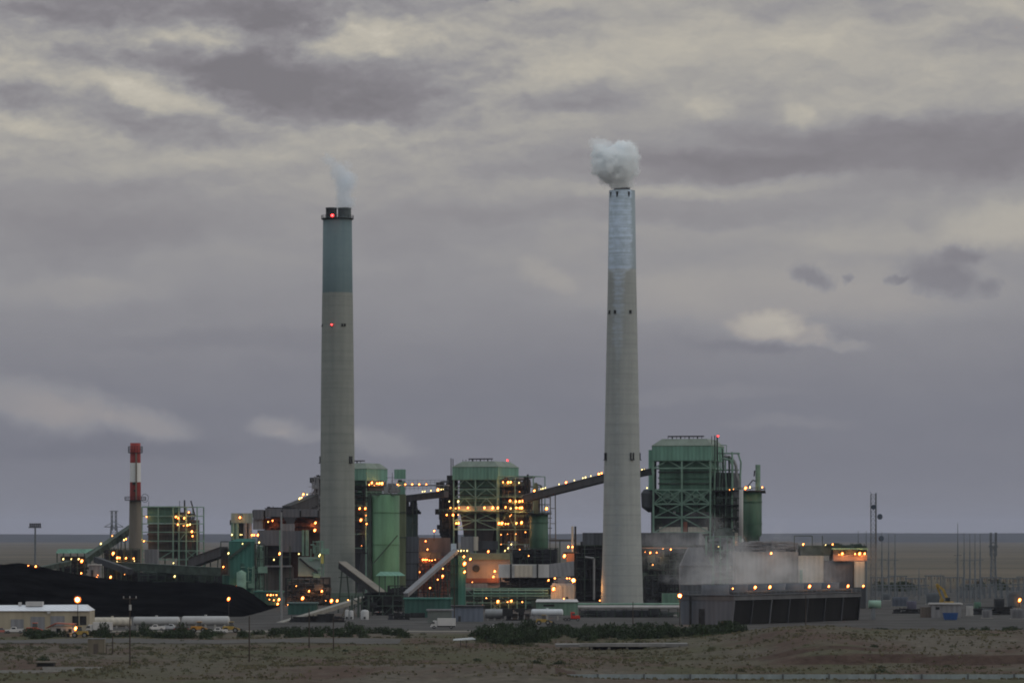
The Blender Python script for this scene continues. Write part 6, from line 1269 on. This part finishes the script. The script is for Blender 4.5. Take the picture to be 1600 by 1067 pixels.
for i in range(15000):
    D = 752+330*g.random()**1.15; hw = D*.14; x = g.uniform(-hw, hw)
    if noise.noise((x*.05, D*.03, 11)) < .02 and g.random() < .85: continue
    if D > 1008 and D < 1050 and x < -28: continue
    z = gz(x, D)
    s_ = g.uniform(.12, .42)
    for k in range(2):
        a = g.uniform(0, 3.14); dx, dy = math.cos(a)*s_, math.sin(a)*s_
        mb.add([(x-dx, D-dy, z-.05), (x+dx, D+dy, z-.05), (x+dx*.6, D+dy*.6, z+s_*1.1), (x-dx*.9, D-dy*.7, z+s_*.8)], [(0,1,2,3)])
gr = mb.build('grass', GRASS); tag(gr, kind='stuff'); tag(gr, 'dry grass tufts over the foreground desert', 'grass')
# green clumps beyond the right yard
for i in range(22):
    px = rnd.choice((rnd.uniform(1372, 1432), rnd.uniform(1460, 1600))); D = rnd.uniform(1950, 2150); k = rnd.uniform(.8, 1.3)
    x = WX(px, D); r = bush(x, D, 3.4*k, 3.6*k, rnd.choice(BM), 'distant green tree behind the switchyard gantries', 'trees behind the switchyard', name='tree')

# ------------------------------------------------------------------ smoke and steam
def volume(name, label, cat, px, D, verts_box, centres, dens, sc, amp_, col=(1, 1, 1), rot=None, aniso=.0, thr=.0, sharp=.35):
    """centres: (x, y, z, rx, ry, rz) in local metres; the density is the union of those soft ellipsoids broken up by noise"""
    t = Th(name, None, None, px, D); x0, x1, y0, y1, z0, z1 = verts_box
    o = MB().box(x0, x1, y0, y1, z0, z1).build(name, None) if False else None
    mb = MB().box(x0, x1, y0, y1, z0, z1)
    m = bpy.data.materials.new(name+' volume'); m.use_nodes = True; n = m.node_tree.nodes; l = m.node_tree.links; n.remove(n['Principled BSDF'])
    pv = n.new('ShaderNodeVolumePrincipled'); l.new(pv.outputs[0], n['Material Output'].inputs['Volume'])
    pv.inputs['Color'].default_value = (*col, 1); pv.inputs['Anisotropy'].default_value = aniso
    tcn = n.new('ShaderNodeTexCoord')
    nz = n.new('ShaderNodeTexNoise'); l.new(tcn.outputs['Object'], nz.inputs[0]); nz.inputs['Scale'].default_value = sc; nz.inputs['Detail'].default_value = 8; nz.inputs['Roughness'].default_value = .66
    sb = n.new('ShaderNodeVectorMath'); sb.operation = 'SUBTRACT'; l.new(nz.outputs['Color'], sb.inputs[0]); sb.inputs[1].default_value = (.5, .5, .5)
    s2 = n.new('ShaderNodeVectorMath'); s2.operation = 'SCALE'; l.new(sb.outputs[0], s2.inputs[0]); s2.inputs['Scale'].default_value = amp_
    ad = n.new('ShaderNodeVectorMath'); l.new(tcn.outputs['Object'], ad.inputs[0]); l.new(s2.outputs[0], ad.inputs[1])
    acc = None
    for (cx, cy, cz, rx, ry, rz, *k) in centres:
        mp = n.new('ShaderNodeMapping'); mp.vector_type = 'TEXTURE'; l.new(ad.outputs[0], mp.inputs[0]); mp.inputs['Location'].default_value = (cx, cy, cz); mp.inputs['Scale'].default_value = (rx, ry, rz)
        gt = n.new('ShaderNodeTexGradient'); gt.gradient_type = 'SPHERICAL'; l.new(mp.outputs[0], gt.inputs[0])
        mr = n.new('ShaderNodeMapRange'); mr.interpolation_type = 'SMOOTHSTEP'; l.new(gt.outputs['Fac'], mr.inputs[0]); mr.inputs[1].default_value = thr; mr.inputs[2].default_value = thr+sharp; mr.inputs[4].default_value = (k[0] if k else 1)*dens
        if acc is None: acc = mr.outputs[0]
        else:
            mx_ = n.new('ShaderNodeMath'); mx_.operation = 'MAXIMUM'; l.new(acc, mx_.inputs[0]); l.new(mr.outputs[0], mx_.inputs[1]); acc = mx_.outputs[0]
    l.new(acc, pv.inputs['Density'])
    o = mb.build(name, m); o.location = t.o.location
    if rot: o.rotation_euler = (0, 0, rot)
    bpy.data.objects.remove(t.o); tag(o, label, cat); return o
s = 1569/F; zt = WZ(294, 1569)
def c_(px, py, rx, rz, k=1, y=0): return ((px-972)*s, y, WZ(py, 1569), rx*s, rx*s, rz*s, k)
volume('smoke_plume', 'dense round white puff of smoke on top of the silvery chimney', 'smoke', 972, 1569, (-19, 12, -14, 14, zt-.5, zt+25),
   [c_(960, 258, 42, 38), c_(968, 285, 22, 20, .8), c_(974, 246, 28, 28), c_(945, 245, 24, 22, .9), c_(934, 224, 15, 10, .25), c_(950, 225, 14, 8, .2), c_(980, 262, 20, 26, .8)], .8, .22, 13, thr=.10, sharp=.16, col=(.96, .985, 1))
s2_ = 1720/F; z2 = WZ(325, 1720)
def d_(px, py, rx, rz, k=1): return ((px-538)*s2_, 0, WZ(py, 1720), rx*s2_, rx*s2_, rz*s2_, k)
volume('smoke_plume', 'thin wispy smoke drifting up from the twin flue chimney', 'smoke', 538, 1720, (-14, 9, -7, 7, z2-.5, z2+27),
   [d_(540, 312, 18, 32, 1), d_(540, 286, 22, 28, .9), d_(530, 266, 24, 18, .6), d_(514, 250, 18, 11, .45)], .28, .22, 13, thr=.05, sharp=.5, col=(.9, .95, 1))
ct = math.atan2(.838, .545)
volume('steam', 'pale steam drifting over the cooling tower fan stacks', 'steam', 1146, 1221, (-22, 92, -12, 42, 12.7, 36),
   [(4, 12, 15, 17, 15, 11, .9), (22, 14, 18, 15, 18, 14, 1), (38, 12, 16, 13, 15, 11, .8), (54, 14, 17, 16, 16, 13, 1), (72, 12, 15, 16, 14, 10, .9), (-6, 20, 24, 14, 12, 8, .5), (12, 22, 27, 16, 14, 8, .5)], .028, .10, 56, rot=ct, thr=.0, sharp=1.0, col=(.97, .98, 1))
scene.cycles.volume_bounces = 10; scene.cycles.max_bounces = 12
scene.cycles.filter_width = 1.9
scene.cycles.volume_step_rate = 1.0; scene.cycles.volume_max_steps = 256

# ------------------------------------------------------------------ haze
mb = MB().box(-41000, 41000, -3100, 46000, -2.5, 215); m = bpy.data.materials.new('evening haze'); m.use_nodes = True
n = m.node_tree.nodes; n.remove(n['Principled BSDF']); pv = n.new('ShaderNodeVolumePrincipled'); m.node_tree.links.new(pv.outputs[0], n['Material Output'].inputs['Volume'])
pv.inputs['Density'].default_value = 1.7e-5; pv.inputs['Color'].default_value = (.68, .74, .95, 1)
hzo = mb.build('haze', m); tag(hzo, kind='stuff')
